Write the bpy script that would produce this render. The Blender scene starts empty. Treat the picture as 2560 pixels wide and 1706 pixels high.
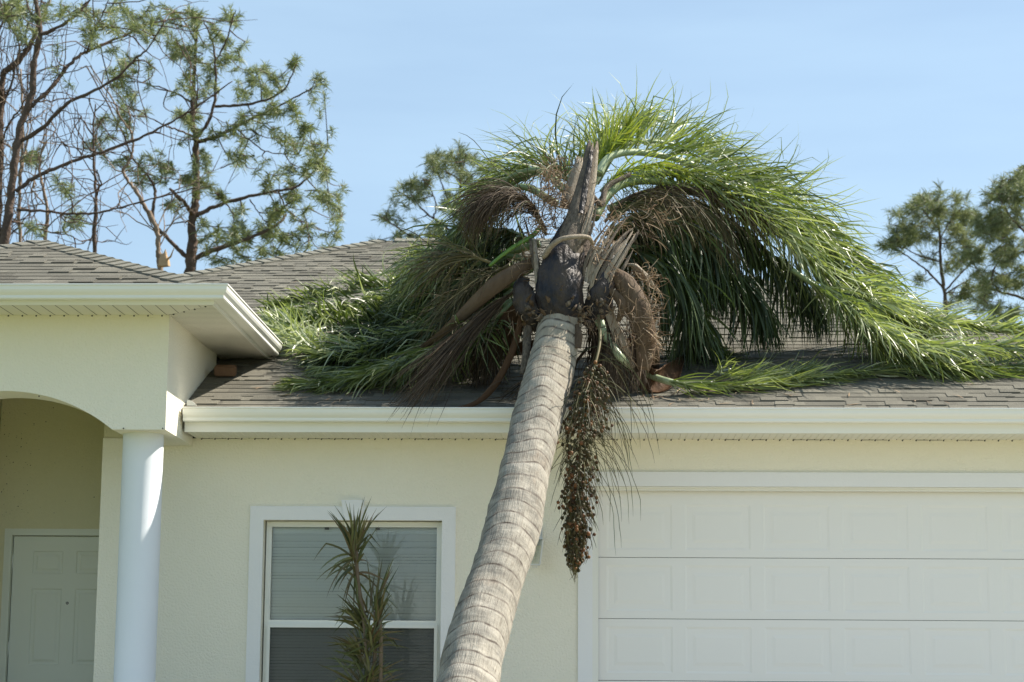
import bpy, math, random
import numpy as np
from mathutils import Vector, noise
rng = random.Random(7)
nr = np.random.RandomState(11)
PI = math.pi

# ------------------------------------------------------------------ camera
FPX = 5200.0
def _n(a):
    a = np.array(a, float); return a/np.linalg.norm(a)
_Y = _n([231, 882, 5200]); _X = np.array([116000, 3, -5200.]); _X = _n(_X-_Y*(_X@_Y)); _Z = -np.cross(_Y, _X)
if _Z[1] > 0: _Z = -_Z
CAM = np.array([0, -17.33, .41])
cam_d = bpy.data.cameras.new('camera'); cam = bpy.data.objects.new('camera', cam_d)
bpy.context.scene.collection.objects.link(cam)
from mathutils import Matrix
cr = np.array([_X[0], _Y[0], _Z[0]]); cu = -np.array([_X[1], _Y[1], _Z[1]]); cb = -np.array([_X[2], _Y[2], _Z[2]])
cam.matrix_world = Matrix(((cr[0], cu[0], cb[0], CAM[0]), (cr[1], cu[1], cb[1], CAM[1]), (cr[2], cu[2], cb[2], CAM[2]), (0, 0, 0, 1)))
cam_d.sensor_width = 36; cam_d.lens = 36*FPX/2560; cam_d.clip_end = 2000; cam_d.clip_start = .1
cam_d.dof.use_dof = True; cam_d.dof.focus_distance = 16.3; cam_d.dof.aperture_fstop = 3.4
S = bpy.context.scene; S.camera = cam

def ray(u, v):                       # u, v: picture position, 0..2353 x 0..1568
    d = np.array([u*1.088-1280, v*1.088-853, FPX]); return np.array([d@_X, d@_Y, d@_Z])
def A(u, v, Y):                      # the point where that sight line meets the upright plane y = Y
    r = ray(u, v); return CAM+r*(Y-CAM[1])/r[1]
RS = .4167; RY0 = -.52; RZ0 = 2.69
def R(u, v, h=0.0):                  # the point at height h over the main roof
    r = ray(u, v); t = (RZ0+h+RS*(CAM[1]-RY0)-CAM[2])/(r[2]-RS*r[1]); return CAM+t*r
def roofz(x, y):
    return min(RZ0+RS*(y-RY0), RZ0+RS*(x+9.8), RZ0+RS*(6.56-x), RZ0+RS*(13.82-y))

# ------------------------------------------------------------------ sky, sun, exposure
SUN = _n([.83, .29, 1.0])
W = bpy.data.worlds.new('World'); S.world = W; W.use_nodes = True
wn = W.node_tree; wn.nodes.clear()
sky = wn.nodes.new('ShaderNodeTexSky'); sky.sky_type = 'NISHITA'; sky.sun_disc = False
sky.sun_elevation = math.asin(SUN[2]); sky.sun_rotation = math.atan2(SUN[0], SUN[1])
sky.air_density = 1.0; sky.dust_density = .6; sky.ozone_density = 1.6; sky.altitude = 10
tc = wn.nodes.new('ShaderNodeTexCoord'); mp = wn.nodes.new('ShaderNodeMapping'); mp.inputs['Scale'].default_value = (1.2, 1.2, 7)
mp.inputs['Rotation'].default_value = (.15, .1, 0)
nz = wn.nodes.new('ShaderNodeTexNoise'); nz.inputs['Scale'].default_value = 2.2; nz.inputs['Detail'].default_value = 5; nz.inputs['Roughness'].default_value = .55
rmp = wn.nodes.new('ShaderNodeMapRange'); rmp.inputs[1].default_value = .35; rmp.inputs[2].default_value = .8; rmp.inputs[3].default_value = .30; rmp.inputs[4].default_value = .52
mx = wn.nodes.new('ShaderNodeMix'); mx.data_type = 'RGBA'; mx.inputs[7].default_value = (5.2, 7.05, 8.4, 1)
bg = wn.nodes.new('ShaderNodeBackground'); bg.inputs[1].default_value = .074
wo = wn.nodes.new('ShaderNodeOutputWorld')
L = wn.links.new
L(tc.outputs['Generated'], mp.inputs[0]); L(mp.outputs[0], nz.inputs['Vector']); L(nz.outputs[0], rmp.inputs[0])
L(rmp.outputs[0], mx.inputs[0]); L(sky.outputs[0], mx.inputs[6]); L(mx.outputs[2], bg.inputs[0]); L(bg.outputs[0], wo.inputs[0])
sd = bpy.data.lights.new('sun', 'SUN'); sd.energy = 5.0; sd.angle = math.radians(.53); sd.color = (1, .93, .82)
so = bpy.data.objects.new('sun', sd); S.collection.objects.link(so)
so.rotation_euler = Vector(tuple(SUN)).to_track_quat('Z', 'Y').to_euler(); so.location = (20, 10, 25)
S.view_settings.view_transform = 'Standard'; S.view_settings.look = 'None'; S.view_settings.exposure = 1.0; S.view_settings.gamma = 1.0

# ------------------------------------------------------------------ helpers
class MB:
    def __init__(s): s.v = []; s.f = []; s.uv = None
    def add(s, vs, fs):
        o = len(s.v); s.v.extend([tuple(map(float, p)) for p in vs]); s.f.extend([tuple(i+o for i in f) for f in fs])
    def quad(s, a, b, c, d): s.add([a, b, c, d], [(0, 1, 2, 3)])
    def box(s, x0, x1, y0, y1, z0, z1):
        s.add([(x0, y0, z0), (x1, y0, z0), (x1, y1, z0), (x0, y1, z0), (x0, y0, z1), (x1, y0, z1), (x1, y1, z1), (x0, y1, z1)],
              [(0, 3, 2, 1), (4, 5, 6, 7), (0, 1, 5, 4), (1, 2, 6, 5), (2, 3, 7, 6), (3, 0, 4, 7)])
    def prism(s, poly, y0, y1):      # poly of (x, z), along y
        n = len(poly)
        s.add([(p[0], y0, p[1]) for p in poly]+[(p[0], y1, p[1]) for p in poly],
              [tuple(range(n))[::-1], tuple(range(n, 2*n))]+[(i, (i+1) % n, n+(i+1) % n, n+i) for i in range(n)])
    def tube(s, P, Rr, k=8, cap=True):
        P = np.array(P, float); n = len(P)
        T = np.gradient(P, axis=0); T /= (np.linalg.norm(T, axis=1)[:, None]+1e-12)
        ref = np.array([0, 0, 1.]) if abs(T[0][2]) < .9 else np.array([1., 0, 0])
        a = np.cross(T[0], ref); a /= np.linalg.norm(a)
        vs = []
        for i in range(n):
            a = a-T[i]*(a@T[i]); a /= (np.linalg.norm(a)+1e-12); b = np.cross(T[i], a)
            r = Rr[i] if hasattr(Rr, '__len__') else Rr
            for j in range(k):
                t = 2*PI*j/k; vs.append(P[i]+r*(math.cos(t)*a+math.sin(t)*b))
        fs = [(i*k+j, i*k+(j+1) % k, (i+1)*k+(j+1) % k, (i+1)*k+j) for i in range(n-1) for j in range(k)]
        if cap: fs += [tuple(range(k))[::-1], tuple(range((n-1)*k, n*k))]
        s.add(vs, fs)
    def ribbon(s, P, Wd, N, fold=0.0):
        P = np.array(P, float); n = len(P)
        T = np.gradient(P, axis=0); T /= (np.linalg.norm(T, axis=1)[:, None]+1e-12)
        S_ = np.cross(T, N); S_ /= (np.linalg.norm(S_, axis=1)[:, None]+1e-9)
        Wd = np.array(Wd)[:, None]*.5
        a = P-S_*Wd; b = P+S_*Wd
        vs = []
        for i in range(n): vs += [a[i], b[i]]
        s.add(vs, [(2*i, 2*i+1, 2*i+3, 2*i+2) for i in range(n-1)])
    def build(s, name, mat, parent=None, smooth=False, kind=None, label=None):
        m = bpy.data.meshes.new(name); m.from_pydata(s.v, [], s.f); m.validate(); m.update()
        if smooth: m.polygons.foreach_set('use_smooth', [True]*len(m.polygons))
        m.materials.append(mat)
        o = bpy.data.objects.new(name, m); S.collection.objects.link(o)
        if parent: o.parent = parent
        if kind: o['kind'] = kind
        if label: o['label'] = label
        return o
def empty(name, loc, label, cat, group=None):
    o = bpy.data.objects.new(name, None); S.collection.objects.link(o)
    o['label'] = label; o['category'] = cat
    if group: o['group'] = group
    o.empty_display_size = .1
    return o
def tag(o, label, cat, group=None):
    o['label'] = label; o['category'] = cat
    if group: o['group'] = group
    return o
def spline(P, n=24):
    P = np.array(P, float); k = len(P)
    if k == 2: return np.array([P[0]+(P[1]-P[0])*t for t in np.linspace(0, 1, n)])
    Q = np.vstack([2*P[0]-P[1], P, 2*P[-1]-P[-2]]); out = []
    for t in np.linspace(0, k-1-1e-9, n):
        i = int(t); f = t-i; a, b, c, d = Q[i], Q[i+1], Q[i+2], Q[i+3]
        out.append(.5*((2*b)+(-a+c)*f+(2*a-5*b+4*c-d)*f*f+(-a+3*b-3*c+d)*f**3))
    return np.array(out)
def interp(vals, n): 
    vals = np.array(vals, float); return np.interp(np.linspace(0, len(vals)-1, n), np.arange(len(vals)), vals)
def nrm(v): return v/(np.linalg.norm(v)+1e-12)

# ------------------------------------------------------------------ materials
def mat(name, col, rough=.6, spec=.4, island=0.0, cols=None, nscale=0, namt=0.0, bump=0.0, bscale=50, transl=0.0, tcol=None, ncol=None, coat=0, bdist=.01, stretch=None, uv=False):
    m = bpy.data.materials.new(name); m.use_nodes = True; t = m.node_tree; b = t.nodes['Principled BSDF']; l = t.links.new
    b.inputs['Roughness'].default_value = rough; b.inputs['Specular IOR Level'].default_value = spec
    if coat: b.inputs['Coat Weight'].default_value = coat; b.inputs['Coat Roughness'].default_value = .2
    g = t.nodes.new('ShaderNodeNewGeometry'); tc = t.nodes.new('ShaderNodeTexCoord')
    co = tc.outputs['UV' if uv else 'Object']
    if stretch:
        mpn = t.nodes.new('ShaderNodeMapping'); mpn.inputs['Scale'].default_value = stretch; l(co, mpn.inputs[0]); co = mpn.outputs[0]
    cur = None
    if cols:
        r = t.nodes.new('ShaderNodeValToRGB'); r.color_ramp.interpolation = 'LINEAR'
        el = r.color_ramp.elements
        while len(el) < len(cols): el.new(.5)
        for i, c in enumerate(cols): el[i].position = i/(len(cols)-1); el[i].color = (*c, 1)
        l(g.outputs['Random Per Island'], r.inputs[0]); cur = r.outputs[0]
    else:
        rgb = t.nodes.new('ShaderNodeRGB'); rgb.outputs[0].default_value = (*col, 1); cur = rgb.outputs[0]
    if namt:
        n = t.nodes.new('ShaderNodeTexNoise'); n.inputs['Scale'].default_value = nscale; n.inputs['Detail'].default_value = 6; n.inputs['Roughness'].default_value = .62
        l(co, n.inputs['Vector'])
        mr = t.nodes.new('ShaderNodeMapRange'); mr.inputs[1].default_value = .35; mr.inputs[2].default_value = .68; l(n.outputs[0], mr.inputs[0])
        x = t.nodes.new('ShaderNodeMix'); x.data_type = 'RGBA'; l(cur, x.inputs[6])
        if ncol: x.inputs[7].default_value = (*ncol, 1)
        else: x.inputs[7].default_value = (*[c*.5 for c in col], 1)
        ml = t.nodes.new('ShaderNodeMath'); ml.operation = 'MULTIPLY'; ml.inputs[1].default_value = namt; l(mr.outputs[0], ml.inputs[0]); l(ml.outputs[0], x.inputs[0])
        cur = x.outputs[2]
    l(cur, b.inputs['Base Color'])
    if bump:
        n2 = t.nodes.new('ShaderNodeTexNoise'); n2.inputs['Scale'].default_value = bscale; n2.inputs['Detail'].default_value = 5; l(co, n2.inputs['Vector'])
        bp = t.nodes.new('ShaderNodeBump'); bp.inputs['Strength'].default_value = bump; bp.inputs['Distance'].default_value = bdist
        l(n2.outputs[0], bp.inputs['Height']); l(bp.outputs[0], b.inputs['Normal'])
    if transl:
        tr = t.nodes.new('ShaderNodeBsdfTranslucent'); ms = t.nodes.new('ShaderNodeMixShader'); ms.inputs[0].default_value = transl
        if tcol: 
            x2 = t.nodes.new('ShaderNodeMix'); x2.data_type = 'RGBA'; x2.blend_type = 'MULTIPLY'; x2.inputs[0].default_value = 1; l(cur, x2.inputs[6]); x2.inputs[7].default_value = (*tcol, 1); l(x2.outputs[2], tr.inputs[0])
        else: l(cur, tr.inputs[0])
        l(b.outputs[0], ms.inputs[1]); l(tr.outputs[0], ms.inputs[2]); l(ms.outputs[0], t.nodes['Material Output'].inputs[0])
    return m
M = {}
M['stucco'] = mat('stucco', (.88, .84, .72), .9, .15, nscale=1.3, namt=.3, ncol=(.82, .78, .66), bump=.75, bscale=58, bdist=.012)
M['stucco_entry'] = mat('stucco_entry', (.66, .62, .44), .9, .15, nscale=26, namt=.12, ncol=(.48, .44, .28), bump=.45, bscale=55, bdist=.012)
M['trim'] = mat('trim_paint', (.85, .845, .85), .75, .25, nscale=2, namt=.12, ncol=(.78, .79, .81), bump=.3, bscale=70, bdist=.008)
M['white_metal'] = mat('white_metal', (.84, .835, .78), .38, .5, nscale=3, namt=.15, ncol=(.79, .78, .71))
M['soffit'] = mat('soffit_vinyl', (.76, .74, .65), .55, .3, nscale=4, namt=.1, ncol=(.70, .68, .58))
M['column'] = mat('column_paint', (.76, .79, .83), .6, .3, nscale=3, namt=.12, ncol=(.65, .69, .74), bump=.12, bscale=40, bdist=.006)
M['garage'] = mat('garage_paint', (.87, .85, .815), .5, .35, nscale=1.5, namt=.15, ncol=(.84, .815, .775), bump=.12, bscale=90, bdist=.004)
M['door'] = mat('door_paint', (.72, .735, .67), .5, .35, nscale=2, namt=.1, ncol=(.69, .70, .64))
M['shingle'] = mat('asphalt_shingle', (.2, .18, .155), .95, .1, cols=[(.112, .105, .086), (.19, .179, .147), (.145, .137, .113), (.22, .207, .168), (.168, .158, .13)], nscale=2.2, namt=.35, ncol=(.10, .098, .084), bump=.8, bscale=260, bdist=.01)
M['cap'] = mat('asphalt_cap', (.2, .18, .155), .95, .1, cols=[(.17, .164, .138), (.225, .217, .18), (.195, .188, .156)], bump=.8, bscale=260, bdist=.01)
M['dark'] = mat('dark_gap', (.03, .03, .03), .9, .1)
M['deck'] = mat('roof_deck', (.09, .08, .07), .95, .1)
M['brick'] = mat('brick', (.20, .12, .075), .9, .1, nscale=30, namt=.4, ncol=(.13, .08, .05), bump=.6, bscale=90, bdist=.01)
M['blind'] = mat('blind_slat', (.93, .93, .90), .5, .3)
M['room'] = mat('room_dark', (.10, .10, .10), .9, .1)
M['grass'] = mat('lawn', (.10, .13, .035), .95, .1, nscale=3, namt=.6, ncol=(.18, .16, .07))
M['concrete'] = mat('concrete', (.44, .40, .33), .9, .15, nscale=4, namt=.4, ncol=(.42, .40, .34))
M['asphalt'] = mat('asphalt', (.06, .06, .06), .9, .15)
M['lampm'] = mat('lamp_metal', (.66, .67, .66), .35, .5)
M['darkmetal'] = mat('dark_metal', (.06, .055, .05), .4, .5)
GC = [(.026, .038, .016), (.115, .15, .045), (.045, .066, .024), (.20, .25, .075), (.085, .11, .045), (.31, .34, .15), (.15, .19, .06), (.42, .44, .28)]
M['leaf'] = mat('palm_leaf', (.06, .13, .02), .42, .42, cols=GC, transl=.22, tcol=(1.4, 1.6, .5))
M['leaf_shade'] = mat('palm_leaf_shade', (.05, .09, .02), .45, .4, cols=[(.012, .02, .010), (.045, .07, .022), (.022, .035, .014), (.075, .11, .03), (.03, .05, .02), (.10, .14, .04)], transl=.12, tcol=(1.4, 1.6, .5))  # darker copy of the palm leaf, the crown's inner shade put into its colour
M['leaf_young'] = mat('palm_leaf_young', (.2, .26, .05), .38, .5, cols=[(.13, .19, .03), (.30, .36, .07), (.20, .27, .05), (.34, .34, .10)], transl=.32, tcol=(1.4, 1.4, .5))
M['leaf_pale'] = mat('palm_leaf_pale', (.2, .26, .1), .40, .5, cols=[(.20, .25, .09), (.42, .46, .27), (.30, .35, .16), (.11, .15, .05), (.56, .58, .42)], transl=.26, tcol=(1.3, 1.4, .5))
M['rachis'] = mat('palm_rachis', (.17, .22, .09), .4, .5, nscale=8, namt=.4, ncol=(.10, .14, .05))
M['rachis_pale'] = mat('palm_rachis_pale', (.34, .40, .24), .4, .5, nscale=12, namt=.35, ncol=(.2, .26, .13))
M['petiole_dead'] = mat('dead_petiole', (.115, .082, .054), .75, .25, nscale=10, namt=.6, ncol=(.07, .045, .028), bump=.7, bscale=60, bdist=.01, stretch=(1, 1, .4))
M['green_stalk'] = mat('green_stalk', (.10, .20, .03), .35, .5, nscale=9, namt=.2, ncol=(.1, .2, .03))
M['wood'] = mat('grey_boot_wood', (.27, .22, .17), .8, .2, cols=[(.17, .135, .10), (.26, .215, .165), (.13, .10, .078)], nscale=14, namt=.75, ncol=(.045, .036, .03), bump=.9, bscale=45, bdist=.02, stretch=(5, 5, .8))
M['wood_pale'] = mat('pale_boot_wood', (.40, .34, .26), .75, .25, nscale=16, namt=.7, ncol=(.16, .12, .085), bump=.8, bscale=45, bdist=.015, stretch=(5, 5, .8))
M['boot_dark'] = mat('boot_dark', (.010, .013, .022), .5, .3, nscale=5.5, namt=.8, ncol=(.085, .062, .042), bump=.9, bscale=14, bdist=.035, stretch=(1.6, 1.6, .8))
M['spathe'] = mat('spathe', (.15, .105, .068), .75, .2, nscale=22, namt=.7, ncol=(.05, .032, .02), bump=.8, bscale=60, bdist=.01, stretch=(1, 1, .25), transl=.1)
M['spathe_warm'] = mat('spathe_warm', (.13, .07, .035), .7, .2, nscale=18, namt=.6, ncol=(.06, .03, .015), transl=.25, bump=.5, bscale=60, stretch=(1, 1, .3))
M['fibre'] = mat('fibre', (.3, .2, .12), .7, .2, cols=[(.12, .075, .045), (.38, .28, .18), (.20, .13, .08), (.08, .05, .03), (.5, .38, .26)], transl=.15)
M['strand'] = mat('dry_strand', (.18, .12, .07), .7, .2, cols=[(.022, .014, .009), (.065, .042, .026), (.12, .088, .056), (.035, .025, .015)])
M['strand_olive'] = mat('olive_strand', (.2, .18, .07), .6, .3, cols=[(.03, .025, .012), (.08, .075, .025), (.16, .14, .06), (.07, .042, .022), (.045, .055, .018)])
M['fruit'] = mat('fruit', (.30, .13, .04), .55, .3, cols=[(.03, .018, .008), (.12, .05, .018), (.035, .036, .012), (.05, .04, .015), (.20, .09, .03)])
M['fruit_orange'] = mat('fruit_orange', (.20, .085, .03), .55, .3, nscale=8, namt=.6, ncol=(.10, .045, .018))
M['fruit_olive'] = mat('fruit_olive', (.035, .036, .012), .55, .3, nscale=9, namt=.5, ncol=(.07, .04, .016))
M['needle'] = mat('pine_needle', (.08, .13, .05), .45, .4, cols=[(.05, .075, .025), (.11, .145, .05), (.22, .25, .11), (.08, .11, .035), (.34, .35, .20), (.15, .18, .07)], nscale=2.6, namt=.55, ncol=(.33, .37, .24), transl=.30, tcol=(1.3, 1.35, .7))
M['needle_far'] = mat('pine_needle_far', (.08, .13, .06), .5, .3, cols=[(.10, .13, .06), (.19, .22, .11), (.31, .34, .20), (.15, .18, .09), (.40, .41, .28)], nscale=2.2, namt=.5, ncol=(.06, .09, .05), transl=.30, tcol=(1.3, 1.3, .8))
M['bark'] = mat('pine_bark', (.135, .10, .08), .95, .1, nscale=6, namt=.7, ncol=(.06, .043, .034), bump=.9, bscale=20, bdist=.03)
M['bark_pale'] = mat('pale_bark', (.30, .23, .17), .9, .1, nscale=5, namt=.7, ncol=(.12, .085, .06), bump=.8, bscale=20, bdist=.03)
M['splinter'] = mat('fresh_wood', (.50, .35, .20), .8, .2, nscale=12, namt=.5, ncol=(.32, .2, .11))
M['vine'] = mat('dead_vine', (.13, .09, .07), .9, .1)
M['cordy'] = mat('dragon_leaf', (.06, .09, .02), .4, .45, cols=[(.045, .055, .016), (.11, .13, .035), (.10, .07, .03), (.07, .09, .025), (.16, .17, .06), (.12, .07, .04)], transl=.15)
M['cane'] = mat('cane', (.17, .13, .09), .8, .2, nscale=20, namt=.5)
def glass_mat():
    m = bpy.data.materials.new('window_glass'); m.use_nodes = True; t = m.node_tree; t.nodes.clear(); l = t.links.new
    o = t.nodes.new('ShaderNodeOutputMaterial'); fr = t.nodes.new('ShaderNodeFresnel'); fr.inputs[0].default_value = 1.75
    tr = t.nodes.new('ShaderNodeBsdfTransparent'); tr.inputs[0].default_value = (.95, .98, .97, 1); gl = t.nodes.new('ShaderNodeBsdfGlossy'); gl.inputs['Roughness'].default_value = .015
    tcn = t.nodes.new('ShaderNodeTexCoord'); n = t.nodes.new('ShaderNodeTexNoise'); n.inputs['Scale'].default_value = 2.0; b = t.nodes.new('ShaderNodeBump'); b.inputs['Strength'].default_value = .25; b.inputs['Distance'].default_value = .02
    l(tcn.outputs['Object'], n.inputs['Vector']); l(n.outputs[0], b.inputs['Height']); l(b.outputs[0], gl.inputs['Normal'])
    x = t.nodes.new('ShaderNodeMixShader'); l(fr.outputs[0], x.inputs[0]); l(tr.outputs[0], x.inputs[1]); l(gl.outputs[0], x.inputs[2]); l(x.outputs[0], o.inputs[0]); return m
M['glass'] = glass_mat()
def screen_mat():
    m = bpy.data.materials.new('insect_screen'); m.use_nodes = True; t = m.node_tree; t.nodes.clear(); l = t.links.new
    o = t.nodes.new('ShaderNodeOutputMaterial'); tr = t.nodes.new('ShaderNodeBsdfTransparent'); tr.inputs[0].default_value = (1, 1, 1, 1)
    d = t.nodes.new('ShaderNodeBsdfDiffuse'); d.inputs[0].default_value = (.045, .05, .055, 1)
    x = t.nodes.new('ShaderNodeMixShader'); x.inputs[0].default_value = .48; l(tr.outputs[0], x.inputs[1]); l(d.outputs[0], x.inputs[2]); l(x.outputs[0], o.inputs[0]); return m
M['screen'] = screen_mat()
def trunk_mat():
    m = bpy.data.materials.new('palm_trunk_bark'); m.use_nodes = True; t = m.node_tree; b = t.nodes['Principled BSDF']; l = t.links.new
    b.inputs['Roughness'].default_value = .85; b.inputs['Specular IOR Level'].default_value = .2
    uvn = t.nodes.new('ShaderNodeTexCoord')
    def ns(sc, scale, det=6):
        mpn = t.nodes.new('ShaderNodeMapping'); mpn.inputs['Scale'].default_value = sc; l(uvn.outputs['UV'], mpn.inputs[0])
        n = t.nodes.new('ShaderNodeTexNoise'); n.inputs['Scale'].default_value = scale; n.inputs['Detail'].default_value = det; n.inputs['Roughness'].default_value = .65; l(mpn.outputs[0], n.inputs['Vector']); return n.outputs[0]
    def mixc(a, col, fac, lo, hi, amt):
        mr = t.nodes.new('ShaderNodeMapRange'); mr.inputs[1].default_value = lo; mr.inputs[2].default_value = hi; mr.inputs[4].default_value = amt; l(fac, mr.inputs[0])
        x = t.nodes.new('ShaderNodeMix'); x.data_type = 'RGBA'; l(mr.outputs[0], x.inputs[0]); x.inputs[7].default_value = (*col, 1)
        if isinstance(a, tuple): x.inputs[6].default_value = (*a, 1)
        else: l(a, x.inputs[6])
        return x.outputs[2]
    c = mixc((.36, .33, .275), (.20, .185, .155), ns((1, 1.2, 1), 5), .35, .65, 1)
    c = mixc(c, (.22, .155, .105), ns((1, .5, 1), 3.3), .56, .72, .55)
    c = mixc(c, (.52, .485, .41), ns((1, 3, 1), 6), .5, .75, .6)
    c = mixc(c, (.10, .08, .062), ns((30, 2.0, 1), 3, 4), .50, .70, .7)
    c = mixc(c, (.105, .10, .092), ns((1.5, 2.2, 1), 2.2, 4), .52, .68, .7)
    va = t.nodes.new('ShaderNodeVertexColor'); va.layer_name = 'scar'
    su = t.nodes.new('ShaderNodeSeparateXYZ'); l(uvn.outputs['UV'], su.inputs[0]); mr0 = t.nodes.new('ShaderNodeMapRange'); mr0.inputs[1].default_value = 0; mr0.inputs[2].default_value = 1.6; mr0.inputs[3].default_value = 1; mr0.inputs[4].default_value = 0; l(su.outputs[1], mr0.inputs[0])
    c = mixc(c, (.42, .36, .26), mr0.outputs[0], .1, 1.0, .6)
    sp = t.nodes.new('ShaderNodeSeparateColor'); l(va.outputs[0], sp.inputs[0])
    c = mixc(c, (.46, .43, .37), sp.outputs[1], .45, 1.0, .4)
    c = mixc(c, (.06, .046, .036), sp.outputs[0], .05, .75, .95)
    l(c, b.inputs['Base Color'])
    bp = t.nodes.new('ShaderNodeBump'); bp.inputs['Strength'].default_value = .8; bp.inputs['Distance'].default_value = .012; l(ns((34, 2.2, 1), 3, 3), bp.inputs['Height'])
    b2 = t.nodes.new('ShaderNodeBump'); b2.inputs['Strength'].default_value = .3; b2.inputs['Distance'].default_value = .02; l(ns((2, 4, 1), 5, 5), b2.inputs['Height']); l(bp.outputs[0], b2.inputs['Normal'])
    l(b2.outputs[0], b.inputs['Normal']); return m
M['trunk'] = trunk_mat()

# ------------------------------------------------------------------ ground
def gz(y): return -.50 if y > -1.5 else (-.50-.75*min(1, (-1.5-y)/14))
mb = MB(); ys = [400, 60, -1.5, -4, -8, -12, -15.5, -60, -400]
for a, b in zip(ys[:-1], ys[1:]): mb.quad((-400, b, gz(b)), (400, b, gz(b)), (400, a, gz(a)), (-400, a, gz(a)))
mb.build('lawn', M['grass'], kind='structure')
mb = MB(); ys = [.15, -1.5, -4, -8, -12, -15.5]
for a, b in zip(ys[:-1], ys[1:]): mb.quad((-.3, b, gz(b)+.02), (5.6, b, gz(b)+.02), (5.6, a, gz(a)+.02), (-.3, a, gz(a)+.02))
mb.build('driveway', M['concrete'], kind='structure')
mb = MB(); mb.quad((-5.3, -1.6, -.47), (-.3, -1.6, -.47), (-.3, -2.9, -.55), (-5.3, -2.9, -.55)); mb.build('path', M['concrete'], kind='structure')
mb = MB(); mb.quad((-400, -26, -1.23), (400, -26, -1.23), (400, -19, -1.23), (-400, -19, -1.23)); mb.build('road', M['asphalt'], kind='structure')

# ------------------------------------------------------------------ house
H = empty('house', (0, 0, 0), 'cream stucco single-storey house with grey shingle roof, arched porch and white garage door', 'house')
def wall_grid(mb, xs, zs, holes, y, dep):
    def inh(x, z): return any(h[0] < x < h[1] and h[2] < z < h[3] for h in holes)
    for i in range(len(xs)-1):
        for j in range(len(zs)-1):
            if inh((xs[i]+xs[i+1])/2, (zs[j]+zs[j+1])/2): continue
            mb.quad((xs[i], y, zs[j]), (xs[i+1], y, zs[j]), (xs[i+1], y, zs[j+1]), (xs[i], y, zs[j+1]))
            mb.quad((xs[i], y+dep, zs[j]), (xs[i], y+dep, zs[j+1]), (xs[i+1], y+dep, zs[j+1]), (xs[i+1], y+dep, zs[j]))
    for h in holes:
        a, b, c, d = h
        mb.quad((a, y, c), (a, y, d), (a, y+dep, d), (a, y+dep, c)); mb.quad((b, y, c), (b, y+dep, c), (b, y+dep, d), (b, y, d))
        mb.quad((a, y, d), (b, y, d), (b, y+dep, d), (a, y+dep, d)); mb.quad((a, y, c), (a, y+dep, c), (b, y+dep, c), (b, y, c))
WX0, WX1, WZ0, WZ1 = -2.852, -1.352, .22, 1.826
GX0, GX1, GZ1 = -.10, 5.22, 2.118
SOF = 2.512
mb = MB()
wall_grid(mb, [-4.24, WX0, WX1, GX0, GX1, 6.05], [-.5, WZ0, WZ1, GZ1, SOF], [(WX0, WX1, WZ0, WZ1), (GX0, GX1, -.5, GZ1)], 0, .2)
mb.quad((-4.24, 0, -.5), (-4.24, 0, SOF), (-4.24, .2, SOF), (-4.24, .2, -.5))
mb.quad((6.05, 0, -.5), (6.05, 13.3, -.5), (6.05, 13.3, SOF), (6.05, 0, SOF))
mb.quad((-9.3, 13.3, -.5), (-9.3, 13.3, SOF), (6.05, 13.3, SOF), (6.05, 13.3, -.5))
mb.quad((-9.3, 0, -.5), (-9.3, 0, SOF), (-9.3, 13.3, SOF), (-9.3, 13.3, -.5))
mb.quad((-9.3, 0, -.5), (-6.04, 0, -.5), (-6.04, 0, SOF), (-9.3, 0, SOF))
main_wall = mb.build('wall', M['stucco'], H)
# interior dark box
mb = MB(); mb.box(-3.0, -1.2, .5, .52, -.4, 2.3); mb.build('room_backdrop', M['room'], H)
# entry alcove
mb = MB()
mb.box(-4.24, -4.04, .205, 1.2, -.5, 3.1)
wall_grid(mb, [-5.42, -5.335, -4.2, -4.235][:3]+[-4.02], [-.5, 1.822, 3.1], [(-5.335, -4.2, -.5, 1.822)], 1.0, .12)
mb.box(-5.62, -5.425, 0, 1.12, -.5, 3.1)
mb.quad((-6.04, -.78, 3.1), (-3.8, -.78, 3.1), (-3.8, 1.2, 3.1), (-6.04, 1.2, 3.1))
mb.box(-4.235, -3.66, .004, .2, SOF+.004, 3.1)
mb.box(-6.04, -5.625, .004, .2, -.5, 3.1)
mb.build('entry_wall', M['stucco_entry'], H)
# entry wall speckles: small dirt spots
mb = MB()
for _ in range(70):
    u = 3+abs(rng.gauss(0, 70)); v = 930+rng.random()*260; p = A(u, v, .997); r = rng.choice([.002, .003, .003, .005])
    mb.add([p+np.array([r*math.cos(t), 0, r*math.sin(t)*rng.uniform(.7, 1.3)]) for t in np.linspace(0, 2*PI, 7)[:-1]], [(0, 1, 2, 3, 4, 5)])
mb.build('dirt_speck', M['dark'], H, kind='stuff')

# porch block with arch
def arch_z(x): # arch over the porch
    t = abs(x+4.779)/.877
    if t >= 1: return PB
    a = .308; Rr = (.877**2+a*a)/(2*a); return PB+math.sqrt(Rr*Rr-(.877*t)**2)-(Rr-a)
PX1, PX0, PY = -3.475, -6.083, -1.1; PSOF = 3.371; PB = 2.448; PI_ = -.69; PA, PC = -5.656, -3.902
mb = MB()
N = 40; xs = [PX0]+list(np.linspace(PA, PC, N))+[PX1]; zz = [PB]+[arch_z(x) for x in xs[1:-1]]+[PB]
for i in range(len(xs)-1):
    for y, fl in ((PY, 0), (PI_, 1)):
        q = [(xs[i], y, zz[i]), (xs[i+1], y, zz[i+1]), (xs[i+1], y, PSOF), (xs[i], y, PSOF)]
        mb.add(q, [(0, 1, 2, 3) if not fl else (3, 2, 1, 0)])
    mb.add([(xs[i], PY, zz[i]), (xs[i], PI_, zz[i]), (xs[i+1], PI_, zz[i+1]), (xs[i+1], PY, zz[i+1])], [(0, 1, 2, 3)])
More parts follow.
